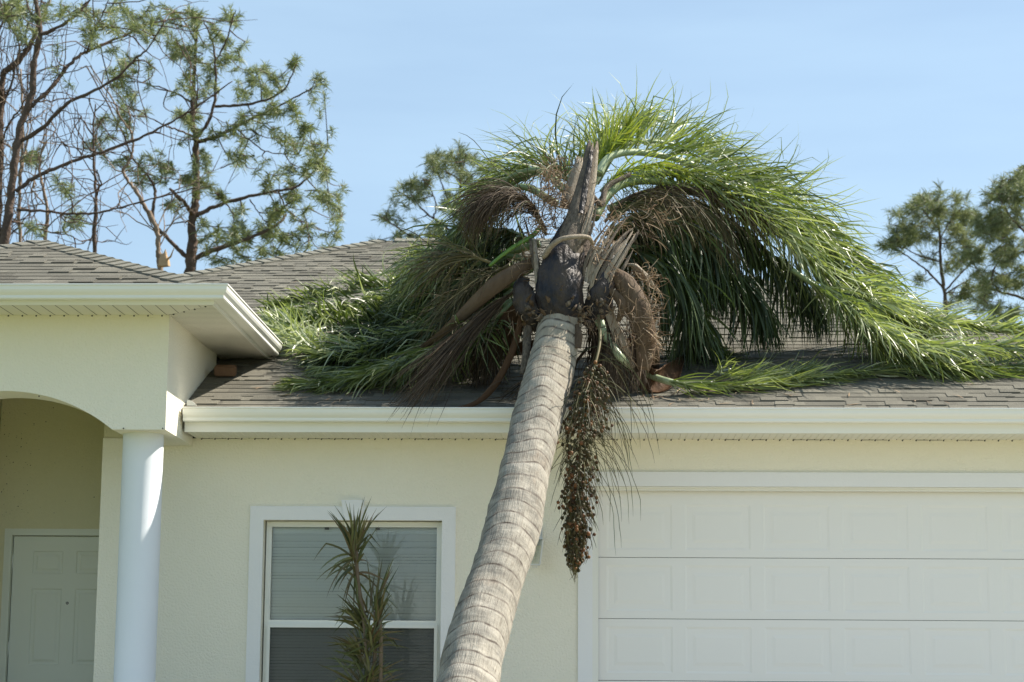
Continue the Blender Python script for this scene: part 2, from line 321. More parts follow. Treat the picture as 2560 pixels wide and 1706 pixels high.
# side wall above the roof and side beam
mb.quad((PX1, PY, PB), (PX1, -.002, PB), (PX1, -.002, PSOF), (PX1, PY, PSOF))
mb.quad((PX1, -.002, 2.6), (PX1, .50, 2.6), (PX1, .50, PSOF), (PX1, -.002, PSOF))
mb.quad((PX1, .5, 2.6), (PX1+.02, .85, 2.6), (PX1+.02, .85, PSOF), (PX1, .5, PSOF))
mb.quad((PC, PI_, PB), (PX1, PI_, PB), (PX1, -.002, PB), (PC, -.002, PB))
mb.quad((PC, PI_, PB), (PC, -.002, PB), (PC, -.002, 3.1), (PC, PI_, 3.1))
mb.quad((PX0, PY, PB), (PX0, PY, PSOF), (PX0, .5, PSOF), (PX0, .5, PB))
mb.build('porch_arch', M['stucco'], H)
# columns
def column(cx):
    mb = MB(); k = 48; cy = -.77; prof = [(-.5, .172), (-.44, .172), (-.435, .165), (PB, .163)]
    for i, (z, r) in enumerate(prof): mb.v += [(cx+r*math.cos(2*PI*j/k), cy+r*math.sin(2*PI*j/k), z) for j in range(k)]
    mb.f += [(i*k+j, i*k+(j+1) % k, (i+1)*k+(j+1) % k, (i+1)*k+j) for i in range(3) for j in range(k)]
    return mb.build('column', M['column'], H, smooth=True)
column(-3.722); column(-5.836)
# bolts on the porch beam
for u, v in ((284, 985), (374, 985), (90, 911)):
    mb = MB(); p = A(u, v, PY-.004); mb.tube([p, p+np.array([0, -.006, 0])], .006, 8); mb.build('anchor_bolt', M['darkmetal'], H)
# soffit with grooves
def soffit(x0, x1, y0, y1, z, along='x', pitch=.113, skip=None):
    mb = MB(); g = .006; dpt = .005
    a0, a1 = (x0, x1) if along == 'x' else (y0, y1)
    n = int((a1-a0)/pitch)+1
    for i in range(n):
        a = a0+i*pitch; b = min(a+pitch, a1)
        if b-a < .02: continue
        sg = [(a, z+dpt), (a+g, z+dpt), (a+g+.003, z), (a+pitch/2-.006, z), (a+pitch/2-.003, z+.004), (a+pitch/2+.003, z+.004), (a+pitch/2+.006, z), (b-.003, z), (b, z+dpt)]
        sg = [(min(s_[0], b), s_[1]) for s_ in sg]
        for p, q in zip(sg[:-1], sg[1:]):
            if along == 'x': mb.quad((p[0], y0, p[1]), (p[0], y1, p[1]), (q[0], y1, q[1]), (q[0], y0, q[1]))
            else: mb.quad((x0, p[0], p[1]), (x1, p[0], p[1]), (x1, q[0], q[1]), (x0, q[0], q[1]))
    return mb
mb = soffit(-3.45, 6.5, -.456, .0, SOF)
mb.build('soffit', M['soffit'], H)
mb = MB()   # small dark vents where the soffit ribs meet the wall
for i in range(88):
    x = -3.40+i*.113; mb.box(x-.004, x+.007, -.0045, -.0005, SOF-.011, SOF-.001)
    if rng.random() < .4: mb.box(x+.010, x+.10, -.003, -.0005, SOF-.003, SOF-.0005)
mb.build('soffit_gap', M['dark'], H, kind='stuff')
# porch soffit: front strip, side strip, mitred
FX, FY = -3.048, -1.55
def mitre_soffit():
    mb = MB(); z = PSOF; p = .113; x = FX
    k = 0
    while x > -7.0:
        b = x-p; sg = [(x, z), (b+.009, z), (b+.006, z+.004), (b, z+.004)]
        for q0, q1 in zip(sg[:-1], sg[1:]):
            def ylim(xx): return FY+max(0, 0) if xx < PX1 else FY
            def ytop(xx): # mitre from (FX,FY) to (PX1,PY)
                return PY if xx <= PX1 else FY+(FX-xx)*(PY-FY)/(FX-PX1)
            mb.quad((q0[0], FY, q0[1]), (q1[0], FY, q1[1]), (q1[0], ytop(q1[0]), q1[1]), (q0[0], ytop(q0[0]), q0[1]))
        x = b
    y = FY
    while y < 1.4:
        b = y+p/2; sg = [(y, z), (b-.008, z), (b-.006, z+.006), (b, z+.006)]
        def xin(yy): return PX1 if yy >= PY else FX-(yy-FY)*(FX-PX1)/(PY-FY)
        for q0, q1 in zip(sg[:-1], sg[1:]):
            mb.quad((xin(q0[0]), q0[0], q0[1]), (FX, q0[0], q0[1]), (FX, q1[0], q1[1]), (xin(q1[0]), q1[0], q1[1]))
        y = b
    return mb
mitre_soffit().build('porch_soffit', M['soffit'], H)
mb = MB()
for i in range(30):
    x = PX1-.06-i*.113; mb.box(x-.005, x+.006, PY-.0045, PY-.0005, PSOF-.012, PSOF-.001)
for i in range(4):
    t = (i+.4)/4; x = PX1+(FX-PX1)*t; y = PY+(FY-PY)*t; mb.box(x-.006, x+.006, y-.006, y+.006, PSOF-.008, PSOF-.001)
mb.build('soffit_gap', M['dark'], H, kind='stuff')
# fascia
mb = MB(); mb.box(-3.45, 6.5, -.476, -.456, SOF-.004, 2.70); mb.build('fascia', M['white_metal'], H)
mb = MB(); mb.box(-7.0, FX+.02, FY-.02, FY, PSOF-.004, 3.505); mb.box(FX, FX+.02, FY+.001, 1.22, PSOF-.004, 3.505); mb.build('porch_fascia', M['white_metal'], H)
# gutters: profile (outward d, height z from top)
GP = [(0, -.002), (.118, 0), (.126, -.002), (.127, -.012), (.119, -.016), (.117, -.045), (.108, -.064), (.094, -.080), (.088, -.086), (.090, -.091), (.090, -.106), (.084, -.114), (0, -.114), ]
def gutter(path, ztop, name):   # path: list of (x,y) along the fascia, outward on the right-hand side of travel
    mb = MB(); n = len(path); P = [np.array(p, float) for p in path]; offs = []
    for i in range(n):
        if i == 0: d = nrm(P[1]-P[0]); o = np.array([d[1], -d[0]])
        elif i == n-1: d = nrm(P[-1]-P[-2]); o = np.array([d[1], -d[0]])
        else:
            d1 = nrm(P[i]-P[i-1]); d2 = nrm(P[i+1]-P[i]); o1 = np.array([d1[1], -d1[0]]); o2 = np.array([d2[1], -d2[0]]); o = (o1+o2)/(1+o1@o2)
        offs.append(o)
    k = len(GP)
    vs = [(P[i][0]+offs[i][0]*g[0], P[i][1]+offs[i][1]*g[0], ztop+g[1]) for i in range(n) for g in GP]
    fs = [(i*k+j, i*k+j+1, (i+1)*k+j+1, (i+1)*k+j) for i in range(n-1) for j in range(k-1)]
    mb.add(vs, fs+[tuple(range(k)), tuple(range((n-1)*k, n*k))[::-1]])
    return mb.build(name, M['white_metal'], H)
gutter([(-3.448, -.476), (1.9, -.476), (6.5, -.476)], 2.700, 'gutter')
gutter([(-7.0, FY-.02), (FX+.02, FY-.02), (FX+.02, 1.10)], 3.512, 'porch_gutter')
# little curled end piece of flashing by the porch wall
mb = MB(); mb.prism([(-3.45, 2.70), (-3.35, 2.70), (-3.37, 2.74), (-3.41, 2.775), (-3.45, 2.785)], -.42, -.40); mb.build('flashing', M['white_metal'], H)

# ------------------------------------------------------------------ shingle roofs
def shingles(mb, O, U, V, vmax, uL, uR, expo=.137, th=.0058, tab=.0055, vmin=0.0):
    O = np.array(O, float); U = nrm(np.array(U, float)); V = nrm(np.array(V, float)); Nn = np.cross(U, V)
    if Nn[2] < 0: Nn = -Nn
    def pt(u, v, h): return O+U*u+V*v+Nn*h
    k = 0; v = vmin
    while v < vmax-.01:
        v1 = min(v+expo+.01, vmax); a, b = uL(v), uR(v)
        u = a; jit = lambda: rng.uniform(-.002, .002)
        while u < b-.01:
            w = rng.uniform(.17, .34); e = min(u+w, b)
            aa, bb = max(u, uL(v)), min(e, uR(v)); 
            c0 = max(u, uL(v1)); c1 = min(e, uR(v1)); c0 = min(c0, c1)
            h = th+rng.uniform(-.001, .001)
            vs = [pt(aa, v+jit(), h), pt(bb, v+jit(), h), pt(c1, v1, .0006), pt(c0, v1, .0006), pt(aa, v, 0.0), pt(bb, v, 0.0)]
            mb.add(vs, [(0, 1, 2, 3), (4, 5, 1, 0)])
            # laminated tooth
            if rng.random() < .45:
                tw = rng.uniform(.12, .26); t0 = u+rng.uniform(0, .12); t1 = min(t0+tw, b); t0 = max(t0, a)
                if t1-t0 > .04 and t0 > uL(v1) and t1 < uR(v1):
                    hh = h+tab+rng.uniform(0, .003); sk = rng.uniform(-.012, .012); vv = v-.003
                    vs = [pt(t0, vv, hh), pt(t1, vv, hh), pt(t1+sk-.008, v1, .0045+h*.2), pt(t0+sk+.008, v1, .0045+h*.2), pt(t0, vv, 0), pt(t1, vv, 0), pt(t1+sk-.008, v1, 0), pt(t0+sk+.008, v1, 0)]
                    mb.add(vs, [(0, 1, 2, 3), (4, 5, 1, 0), (1, 5, 6, 2), (4, 0, 3, 7)])
            u = e
        v += expo; k += 1
cs = math.sqrt(1+RS*RS)
HX0, HX1, HY0, HY1 = -9.8, 6.56, -.52, 13.82
dR = (HY1-HY0)/2
mb = MB()
shingles(mb, (HX0, HY0, RZ0), (1, 0, 0), (0, 1, RS), dR*cs, lambda v: max(v/cs, (PX1+.004-HX0) if v/cs < 1.75 else 0), lambda v: (HX1-HX0)-v/cs)
mb.build('roof', M['shingle'], H, kind=None)
mb = MB()
shingles(mb, (HX1, HY0, RZ0), (0, 1, 0), (-1, 0, RS), dR*cs, lambda v: v/cs, lambda v: (HY1-HY0)-v/cs, expo=.137)
mb.build('roof_side', M['shingle'], H)
mb = MB()   # deck under the shingles, the far slopes and the ridge
zr = RZ0+RS*dR
E_ = -.012
a, b, c, d = (HX0, HY0, RZ0+E_), (HX1, HY0, RZ0+E_), (HX1, HY1, RZ0+E_), (HX0, HY1, RZ0+E_); r0, r1 = (HX0+dR, HY0+dR, zr+E_), (HX1-dR, HY0+dR, zr+E_)
yk = HY0+1.8; zk = RZ0+RS*1.8+E_
mb.add([a, b, c, d, r0, r1, (PX1+.002, HY0, RZ0+E_), (PX1+.002, yk, zk), (HX0+1.8, yk, zk)], [(6, 1, 5, 4, 8, 7), (1, 2, 5), (2, 3, 4, 5), (3, 8, 4), (3, 0, 8)])
mb.build('roof_deck', M['deck'], H)
# porch roof
QX1 = FX+.09; QX0 = -6.97; QY0 = FY-.06; QZ = 3.475; dP = (QX1-QX0)/2
mb = MB()
shingles(mb, (QX0, QY0, QZ), (1, 0, 0), (0, 1, RS), dP*cs, lambda v: v/cs, lambda v: (QX1-QX0)-v/cs)
shingles(mb, (QX1, QY0, QZ), (0, 1, 0), (-1, 0, RS), dP*cs, lambda v: v/cs, lambda v: 5.0)
mb.build('porch_roof', M['shingle'], H)
mb = MB()
ap = (QX0+dP, QY0+dP, QZ+RS*dP+E_); bk = (ap[0], ap[1]+3.0, ap[2])
mb.add([(QX0, QY0, QZ+E_), (QX1, QY0, QZ+E_), ap, (QX1, QY0+dP+3, QZ+E_), bk, (QX0, QY0+dP+3, QZ+E_)], [(0, 1, 2), (1, 3, 4, 2), (0, 2, 4, 5)])
mb.build('porch_roof_deck', M['deck'], H)
def caps(mb, P0, P1, n1, n2, w=.135, expo=.14, lift=.017):
    P0 = np.array(P0, float); P1 = np.array(P1, float); L_ = np.linalg.norm(P1-P0); T = (P1-P0)/L_
    n1 = nrm(np.array(n1, float)); n2 = nrm(np.array(n2, float)); up = nrm(n1+n2)
    s1 = nrm(np.cross(T, n1)); s1 = s1 if s1@n2 < 0 else -s1
    s2 = nrm(np.cross(T, n2)); s2 = s2 if s2@n1 < 0 else -s2
    s = .16
    while s < L_-.02:
        e = min(s+expo+.05, L_); jw = w*rng.uniform(.93, 1.07); jw2 = w*rng.uniform(.93, 1.07); h0 = lift+.008+rng.uniform(0, .003); h1 = lift*.6; sh = rng.uniform(-.012, .012)
        A0 = P0+T*s; A1 = P0+T*e
        top = [A0+s1*jw+n1*h0, A0+up*(h0+.006), A0+s2*jw2+n2*h0, A1+s1*jw+n1*h1, A1+up*(h1+.006), A1+s2*jw2+n2*h1]
        bot = [A0+s1*jw+n1*.001, A0+up*.004, A0+s2*jw2+n2*.001, A1+s1*jw+n1*.001, A1+up*.004, A1+s2*jw2+n2*.001]
        mb.add(top+bot, [(0, 1, 4, 3), (1, 2, 5, 4), (6, 7, 1, 0), (7, 8, 2, 1), (6, 0, 3, 9), (2, 8, 11, 5)])
        s += expo
nF, nL, nRr, nB = (0, -RS, 1), (-RS, 0, 1), (RS, 0, 1), (0, RS, 1)
mb = MB()
caps(mb, (HX0, HY0, RZ0), (HX0+dR, HY0+dR, zr), nF, nL); caps(mb, (HX1, HY0, RZ0), (HX1-dR, HY0+dR, zr), nF, nRr)
caps(mb, (HX0+dR, HY0+dR, zr), (HX1-dR, HY0+dR, zr), nF, nB)
mb.build('ridge_cap', M['cap'], H)
mb = MB()
caps(mb, (QX1, QY0, QZ), ap, nF, nRr); caps(mb, (QX0, QY0, QZ), ap, nF, nL); caps(mb, ap, bk, nRr, nL)
mb.build('porch_ridge_cap', M['cap'], H)

# ------------------------------------------------------------------ window
Wn = MB(); tw = .113
def frame_boxes(mb, x0, x1, z0, z1, w, y0, y1, bottom=True):
    mb.box(x0, x0+w, y0, y1, z0, z1); mb.box(x1-w, x1, y0, y1, z0, z1)
    mb.box(x0+w, x1-w, y0, y1, z1-w, z1)
    if bottom: mb.box(x0+w, x1-w, y0, y1, z0, z0+w)
frame_boxes(Wn, WX0-tw, WX1+tw, WZ0-tw, WZ1+tw, tw+.001, -.022, .004)
cxw = (WX0+WX1)/2
Wn.prism([(cxw-.07, WZ1-.003), (cxw+.07, WZ1-.003), (cxw+.095, WZ1+.165), (cxw-.095, WZ1+.165)], -.045, .002)
win = Wn.build('window', M['trim'], H, label='white trimmed window with closed mini blinds')
mb = MB(); x0, x1 = WX0+.012, WX1-.006; zt = WZ1-.006
frame_boxes(mb, x0, x1, WZ0, zt, .045, .085, .15)
mb.box(x0+.045, x1-.045, .088, .14, .955, .999)
mb.build('frame', M['white_metal'], win)
mb = MB(); frame_boxes(mb, x0+.028, x1-.028, WZ0+.03, .963, .027, .062, .088); mb.build('sash', M['white_metal'], win)
mb = MB(); mb.quad((x0+.045, .115, .999), (x1-.045, .115, .999), (x1-.045, .115, zt-.045), (x0+.045, .115, zt-.045))
mb.quad((x0+.045, .095, WZ0+.04), (x1-.045, .095, WZ0+.04), (x1-.045, .095, .955), (x0+.045, .095, .955))
mb.build('pane', M['glass'], win)
mb = MB(); mb.quad((x0+.05, .075, WZ0+.05), (x1-.05, .075, WZ0+.05), (x1-.05, .075, .945), (x0+.05, .075, .945)); mb.build('insect_screen', M['screen'], win)
mb = MB(); z = WZ0; 
mb.box(x0+.03, x1-.03, .16, .20, 1.725, 1.775)
while z < 1.74:
    j = rng.uniform(-.0015, .0015); mb.add([(x0+.03, .172, z+j), (x1-.03, .172, z+j+rng.uniform(-.001, .001)), (x1-.03, .158, z+.024), (x0+.03, .158, z+.024)], [(0, 1, 2, 3)]); z += .0262
mb.build('blind', M['blind'], win)
for fx in (.33, .62):
    mb = MB(); xx = x0+(x1-x0)*fx; mb.box(xx, xx+.035, .100, .112, 1.755, 1.772); mb.build('latch', M['darkmetal'], win)

# ------------------------------------------------------------------ garage door
mb = MB(); tw2 = .118
mb.box(GX0-tw2, GX0+.001, -.022, .004, -.5, GZ1+tw2); mb.box(GX1-.001, GX1+tw2, -.022, .004, -.5, GZ1+tw2); mb.box(GX0+.001, GX1-.001, -.022, .004, GZ1-.001, GZ1+tw2)
gt = mb.build('garage_trim', M['trim'], H)
mb = MB(); mb.box(GX0, GX0+.05, .03, .1, -.5, GZ1-.03); mb.box(GX0, GX0+.022, .005, .03, -.5, GZ1-.014); mb.box(GX0, GX1, .03, .1, GZ1-.03, GZ1); mb.box(GX0+.022, GX1, .005, .03, GZ1-.014, GZ1-.002); mb.box(GX1-.05, GX1, .03, .1, -.5, GZ1-.03)
mb.build('garage_door_stop', M['white_metal'], H)
GD = .115
lines = [2.10, 1.534, 1.027, .520, .013, -.494]
mb = MB()
def panel(mb, x0, x1, z0, z1, y):   # stepped raised panel inside an opening of a flat skin
    st = [(0, 0), (.018, .0055), (.062, .0055), (.09, .001)]
    for (a, da), (b, db) in zip(st[:-1], st[1:]):
        o = [(x0+a, y+da, z0+a), (x1-a, y+da, z0+a), (x1-a, y+da, z1-a), (x0+a, y+da, z1-a)]
        i = [(x0+b, y+db, z0+b), (x1-b, y+db, z0+b), (x1-b, y+db, z1-b), (x0+b, y+db, z1-b)]
        for k in range(4): mb.quad(o[k], o[(k+1) % 4], i[(k+1) % 4], i[k])
    a, da = st[-1]; mb.quad((x0+a, y+da, z0+a), (x1-a, y+da, z0+a), (x1-a, y+da, z1-a), (x0+a, y+da, z1-a))
gd = None
GXa, GXb = GX0+.045, GX1-.045
for r in range(5):
    zt, zb = lines[r]-.0022, lines[r+1]+.0022; mb = MB()
    cols_ = [(.0+.018+i*.653, .018+i*.653+.548) for i in range(8)]
    p0, p1 = lines[r+1]+.062, min(lines[r+1]+.443, zt-.05)
    xs = [GXa]+[q for c in cols_ for q in c if q < GXb]+[GXb]
    for i in range(len(xs)-1):
        a, b = xs[i], xs[i+1]
        if i % 2 == 1 and b-a > .2:
            mb.quad((a, GD, zb), (b, GD, zb), (b, GD, p0), (a, GD, p0)); mb.quad((a, GD, p1), (b, GD, p1), (b, GD, zt), (a, GD, zt)); panel(mb, a, b, p0, p1, GD)
        else: mb.quad((a, GD, zb), (b, GD, zb), (b, GD, zt), (a, GD, zt))
    mb.quad((GXa, GD, zt), (GXb, GD, zt), (GXb, GD+.04, zt), (GXa, GD+.04, zt)); mb.quad((GXa, GD, zb), (GXa, GD+.04, zb), (GXb, GD+.04, zb), (GXb, GD, zb))
    if r == 0: gd = mb.build('garage_door', M['garage'], H, label='white panelled garage door')
    else: mb.build('door_section', M['garage'], gd)
mb = MB(); mb.quad((GX0, .16, -.5), (GX1, .16, -.5), (GX1, .16, GZ1), (GX0, .16, GZ1)); mb.build('garage_seal', M['dark'], H)

# ------------------------------------------------------------------ front door
DX0, DX1, DZ0, DZ1, DY = -5.262, -4.262, -.40, 1.757, 1.05
mb = MB(); mb.box(-5.335, DX0-.006, 1.005, 1.10, -.5, 1.822); mb.box(DX1+.006, -4.2, 1.005, 1.10, -.5, 1.822); mb.box(DX0-.006, DX1+.006, 1.005, 1.10, DZ1+.006, 1.822)
mb.box(-5.30, DX0-.006, .993, 1.004, -.5, 1.79)
mb.build('door_frame', M['door'], H)
mb = MB()
def door_skin():
    cols_ = [(-5.085, -4.812), (-4.694, -4.421)]; rows = [(-.16, .46), (.624, 1.295), (1.426, 1.627)]
    xs = sorted([DX0, DX1]+[q for c in cols_ for q in c]); zs = sorted([DZ0, DZ1]+[q for c in rows for q in c])
    for i in range(len(xs)-1):
        for j in range(len(zs)-1):
            if i in (1, 3) and j in (1, 3, 5): panel_d(xs[i], xs[i+1], zs[j], zs[j+1])
            else: mb.quad((xs[i], DY, zs[j]), (xs[i+1], DY, zs[j]), (xs[i+1], DY, zs[j+1]), (xs[i], DY, zs[j+1]))
def panel_d(x0, x1, z0, z1):
    st = [(0, 0), (.010, .009), (.030, .009), (.048, .001)]
    for (a, da), (b, db) in zip(st[:-1], st[1:]):
        o = [(x0+a, DY+da, z0+a), (x1-a, DY+da, z0+a), (x1-a, DY+da, z1-a), (x0+a, DY+da, z1-a)]; i = [(x0+b, DY+db, z0+b), (x1-b, DY+db, z0+b), (x1-b, DY+db, z1-b), (x0+b, DY+db, z1-b)]
        for k in range(4): mb.quad(o[k], o[(k+1) % 4], i[(k+1) % 4], i[k])
    a, da = st[-1]; mb.quad((x0+a, DY+da, z0+a), (x1-a, DY+da, z0+a), (x1-a, DY+da, z1-a), (x0+a, DY+da, z1-a))
door_skin()
door = mb.build('front_door', M['door'], H, label='pale six-panel front door under the arch')
mb = MB(); mb.quad((DX0-.006, 1.09, DZ0), (DX1+.006, 1.09, DZ0), (DX1+.006, 1.09, DZ1+.006), (DX0-.006, 1.09, DZ1+.006)); mb.build('door_gap', M['dark'], door)
mb = MB(); c = np.array([-4.757, DY, 1.167]); mb.tube([c+(0, .001, 0), c+(0, -.006, 0), c+(0, -.007, 0)], [.0125, .0125, .009], 20); pe = mb.build('peephole', M['darkmetal'], door)
mb = MB(); mb.tube([c+(0, -.0072, 0), c+(0, -.0095, 0)], .005, 12); mb.build('peephole_lens', M['lampm'], pe)
for zc_ in (1.53, .77, -.1):
    mb = MB(); mb.tube([(DX0-.004, DY-.006, zc_-.055), (DX0-.004, DY-.006, zc_+.055)], .007, 10); mb.build('hinge', M['lampm'], door)

# ------------------------------------------------------------------ wall lamp (lantern)
lx, lz = -.575, 1.60
mb = MB(); mb.box(lx-.06, lx+.06, -.02, -.001, lz+.02, lz+.17); lamp = mb.build('wall_lamp', M['lampm'], H, label='small pale lantern on the wall beside the garage')
mb = MB(); mb.tube([(lx, -.02, lz+.11), (lx, -.08, lz+.15), (lx, -.12, lz+.13)], .01, 8)
for (z0, w0, z1, w1) in ((lz+.06, .075, lz+.12, .025), (lz-.15, .045, lz-.14, .045), (lz-.17, .02, lz-.15, .03)):
    vs = [(lx+sx*w0, -.12+sy*w0, z0) for sx, sy in ((-1, -1), (1, -1), (1, 1), (-1, 1))]+[(lx+sx*w1, -.12+sy*w1, z1) for sx, sy in ((-1, -1), (1, -1), (1, 1), (-1, 1))]
    mb.add(vs, [(3, 2, 1, 0), (4, 5, 6, 7)]+[(k, (k+1) % 4, 4+(k+1) % 4, 4+k) for k in range(4)])
for sx, sy in ((-1, -1), (1, -1), (1, 1), (-1, 1)): mb.tube([(lx+sx*.043, -.12+sy*.043, lz-.14), (lx+sx*.068, -.12+sy*.068, lz+.06)], .005, 6)
mb.build('lantern_cage', M['lampm'], lamp)
mb = MB(); vs = [(lx+sx*.04, -.12+sy*.04, lz-.139) for sx, sy in ((-1, -1), (1, -1), (1, 1), (-1, 1))]+[(lx+sx*.064, -.12+sy*.064, lz+.059) for sx, sy in ((-1, -1), (1, -1), (1, 1), (-1, 1))]
mb.add(vs, [(k, (k+1) % 4, 4+(k+1) % 4, 4+k) for k in range(4)]); mb.build('lantern_glass', M['glass'], lamp)

# ------------------------------------------------------------------ brick on the roof
import bmesh
bm = bmesh.new(); bmesh.ops.create_cube(bm, size=1)
for v in bm.verts: v.co = Vector((v.co.x*.185, v.co.y*.09, v.co.z*.085))
bmesh.ops.bevel(bm, geom=list(bm.edges), offset=.008, segments=2, affect='EDGES')
me = bpy.data.meshes.new('brick'); bm.to_mesh(me); bm.free(); me.materials.append(M['brick'])
br = bpy.data.objects.new('brick', me); S.collection.objects.link(br)
p = R(518, 852, .07); br.location = tuple(p); br.rotation_euler = (.39, .0, .05)
tag(br, 'single brown brick lying on the roof in the shade under the porch eave', 'brick')

# ------------------------------------------------------------------ fallen palm
PT = empty('palm_tree', (0, 0, 0), 'fallen palm tree leaning on the house with its crown crushed onto the roof', 'palm tree')
# trunk: axis given down from the crown, continued to the ground
def px(u, v, Y): return A(u/1.088, v/1.088, Y)
ax = [px(1407, 770, -.24), px(1403, 800, -.30), px(1380, 912, -.54), px(1356, 1000, -.80), px(1328, 1112, -1.14), px(1302, 1225, -1.50), px(1271, 1360, -1.93), px(1224, 1495, -2.36), px(1186, 1630, -2.80), px(1172, 1703, -3.03)]
d = nrm(ax[-1]-ax[-3]); e1 = ax[-1]+d*.55+np.array([0, -.05, 0]); e2 = e1+np.array([-.12, -.35, -.5]); ax += [e1, e2]
AX = spline(ax, 420)
rad = np.interp(np.linspace(0, 11, 420), range(12), [.165, .176, .190, .196, .197, .199, .203, .206, .208, .210, .225, .25])
seg = np.r_[0, np.cumsum(np.linalg.norm(np.diff(AX, axis=0), axis=1))]
K = 96
T = np.gradient(AX, axis=0); T /= np.linalg.norm(T, axis=1)[:, None]
a0 = nrm(np.cross(T[0], np.array([0, 1., 0]))); vs = []; scar = []; uvs = []
# ring scars at uneven spacing
ring = [.0]; 
while ring[-1] < seg[-1]: ring.append(ring[-1]+.070+.080*min(1, ring[-1]/2)+rng.uniform(-.018, .03))
ring = np.array(ring); rt = [(rng.uniform(-.03, .03), rng.uniform(0, 6.28), rng.uniform(.4, 1.2)) for _ in ring]
for i in range(420):
    a0 = nrm(a0-T[i]*(a0@T[i])); b0 = np.cross(T[i], a0)
    for j in range(K):
        t = 2*PI*j/K; c_, s_ = math.cos(t), math.sin(t)
        w = noise.noise(Vector((c_*1.3, s_*1.3, seg[i]*2.2)))*.035
        # rings tilt: they dip like smiles on the leaning trunk
        s2 = seg[i]+w+.028*math.sin(t+1.0)+.012*math.sin(3*t+seg[i]*3)
        k = max(0, int(np.searchsorted(ring, s2))-1); k2 = min(k+1, len(ring)-1); L0 = max(ring[k2]-ring[k], .02); f = min(max((s2-ring[k])/L0, 0), 1)
        amp = .0055*rt[k][2]
        r = rad[i]+amp*(.9*(1-f)-.45)+.009*noise.noise(Vector((c_*2, s_*2, seg[i]*5+3)))+.006*max(0, noise.noise(Vector((c_*3, s_*3, seg[i]*9)))-.25)+.018*noise.noise(Vector((c_, s_, seg[i]*1.4+9)))
        sc = max(0, 1-min(f, 1-f if f > .9 else 1)*L0/.019)*(.62+.38*max(0, noise.noise(Vector((c_*4, s_*4, seg[i]*6)))*2+.3))
        vs.append(AX[i]+r*(c_*a0+s_*b0)); scar.append((min(1, sc), min(1, max(0, (1-f)**1.2*.75+.35*rt[k][0]/.03))))
m = bpy.data.meshes.new('trunk'); fs = [(i*K+j, (i+1)*K+j, (i+1)*K+(j+1) % K, i*K+(j+1) % K) for i in range(419) for j in range(K)]+[tuple(range(K))]
m.from_pydata([tuple(p) for p in vs], [], fs); m.update(); m.polygons.foreach_set('use_smooth', [True]*len(m.polygons)); m.materials.append(M['trunk'])
uvl = m.uv_layers.new(name='UVMap'); li = np.zeros(len(m.loops), int); m.loops.foreach_get('vertex_index', li)
uu = (li % K)/K*1.25; vv = seg[li//K]; bandv = 1
uvl.data.foreach_set('uv', np.stack([np.abs(uu-.625)*1.0, vv], 1).ravel())
ca = m.color_attributes.new('scar', 'FLOAT_COLOR', 'POINT'); ca.data.foreach_set('color', np.array([[q[0], q[1], 0, 1] for q in scar]).ravel())
trunk = bpy.data.objects.new('trunk', m); S.collection.objects.link(trunk); trunk.parent = PT

def over_roof(p, h):
    if p[1] > -.60 and p[0] > -3.6:
        z = roofz(p[0], p[1])+h
        if p[2] < z: p = np.array([p[0], p[1], z])
    if p[0] < -2.86 and p[1] < 1.0 and p[2] < 3.53: p = np.array([-2.86+.02*rng.random(), p[1], p[2]])
    return p
DN = np.array([0, 0, -1.])
def leaflet(mb, p, d, Ln, wd, droop, seg=5, twist=None, wob=.15, rest=True):
    P = [np.array(p)]; d = nrm(d); st = Ln/seg; h = rng.uniform(.008, .06)
    sw = np.array([rng.uniform(-1, 1), rng.uniform(-1, 1), rng.uniform(-.4, .4)])*wob*1.6; kn = rng.choice([2, 3, 4]) if rng.random() < .30 else -1
    for k in range(seg):
        d = nrm(d+DN*droop*(.35+.9*k/seg)+sw*(.3+.5*k/seg)+(DN*.9 if k == kn else 0))
        q = P[-1]+d*st
        if rest:
            q2 = over_roof(q, h)
            if q2[2] > q[2]+1e-6: d = nrm(q2-P[-1]+np.array([0, 0, .001]))
            q = q2
        P.append(q)
    n = np.cross(P[1]-P[0], DN); n = n+np.array([rng.uniform(-.9, .9) for _ in range(3)])*.5
    if twist is not None: n = twist
    prof = [.55, 1.0, .95, .75, .45, .03] if seg == 5 else list(np.interp(np.linspace(0, 1, seg+1), [0, .2, .5, .8, 1], [.55, 1, .85, .5, .03]))
    N2 = nrm(np.cross(n, P[1]-P[0])+1e-6)
    mb.ribbon(P, [wd*q for q in prof], N2)
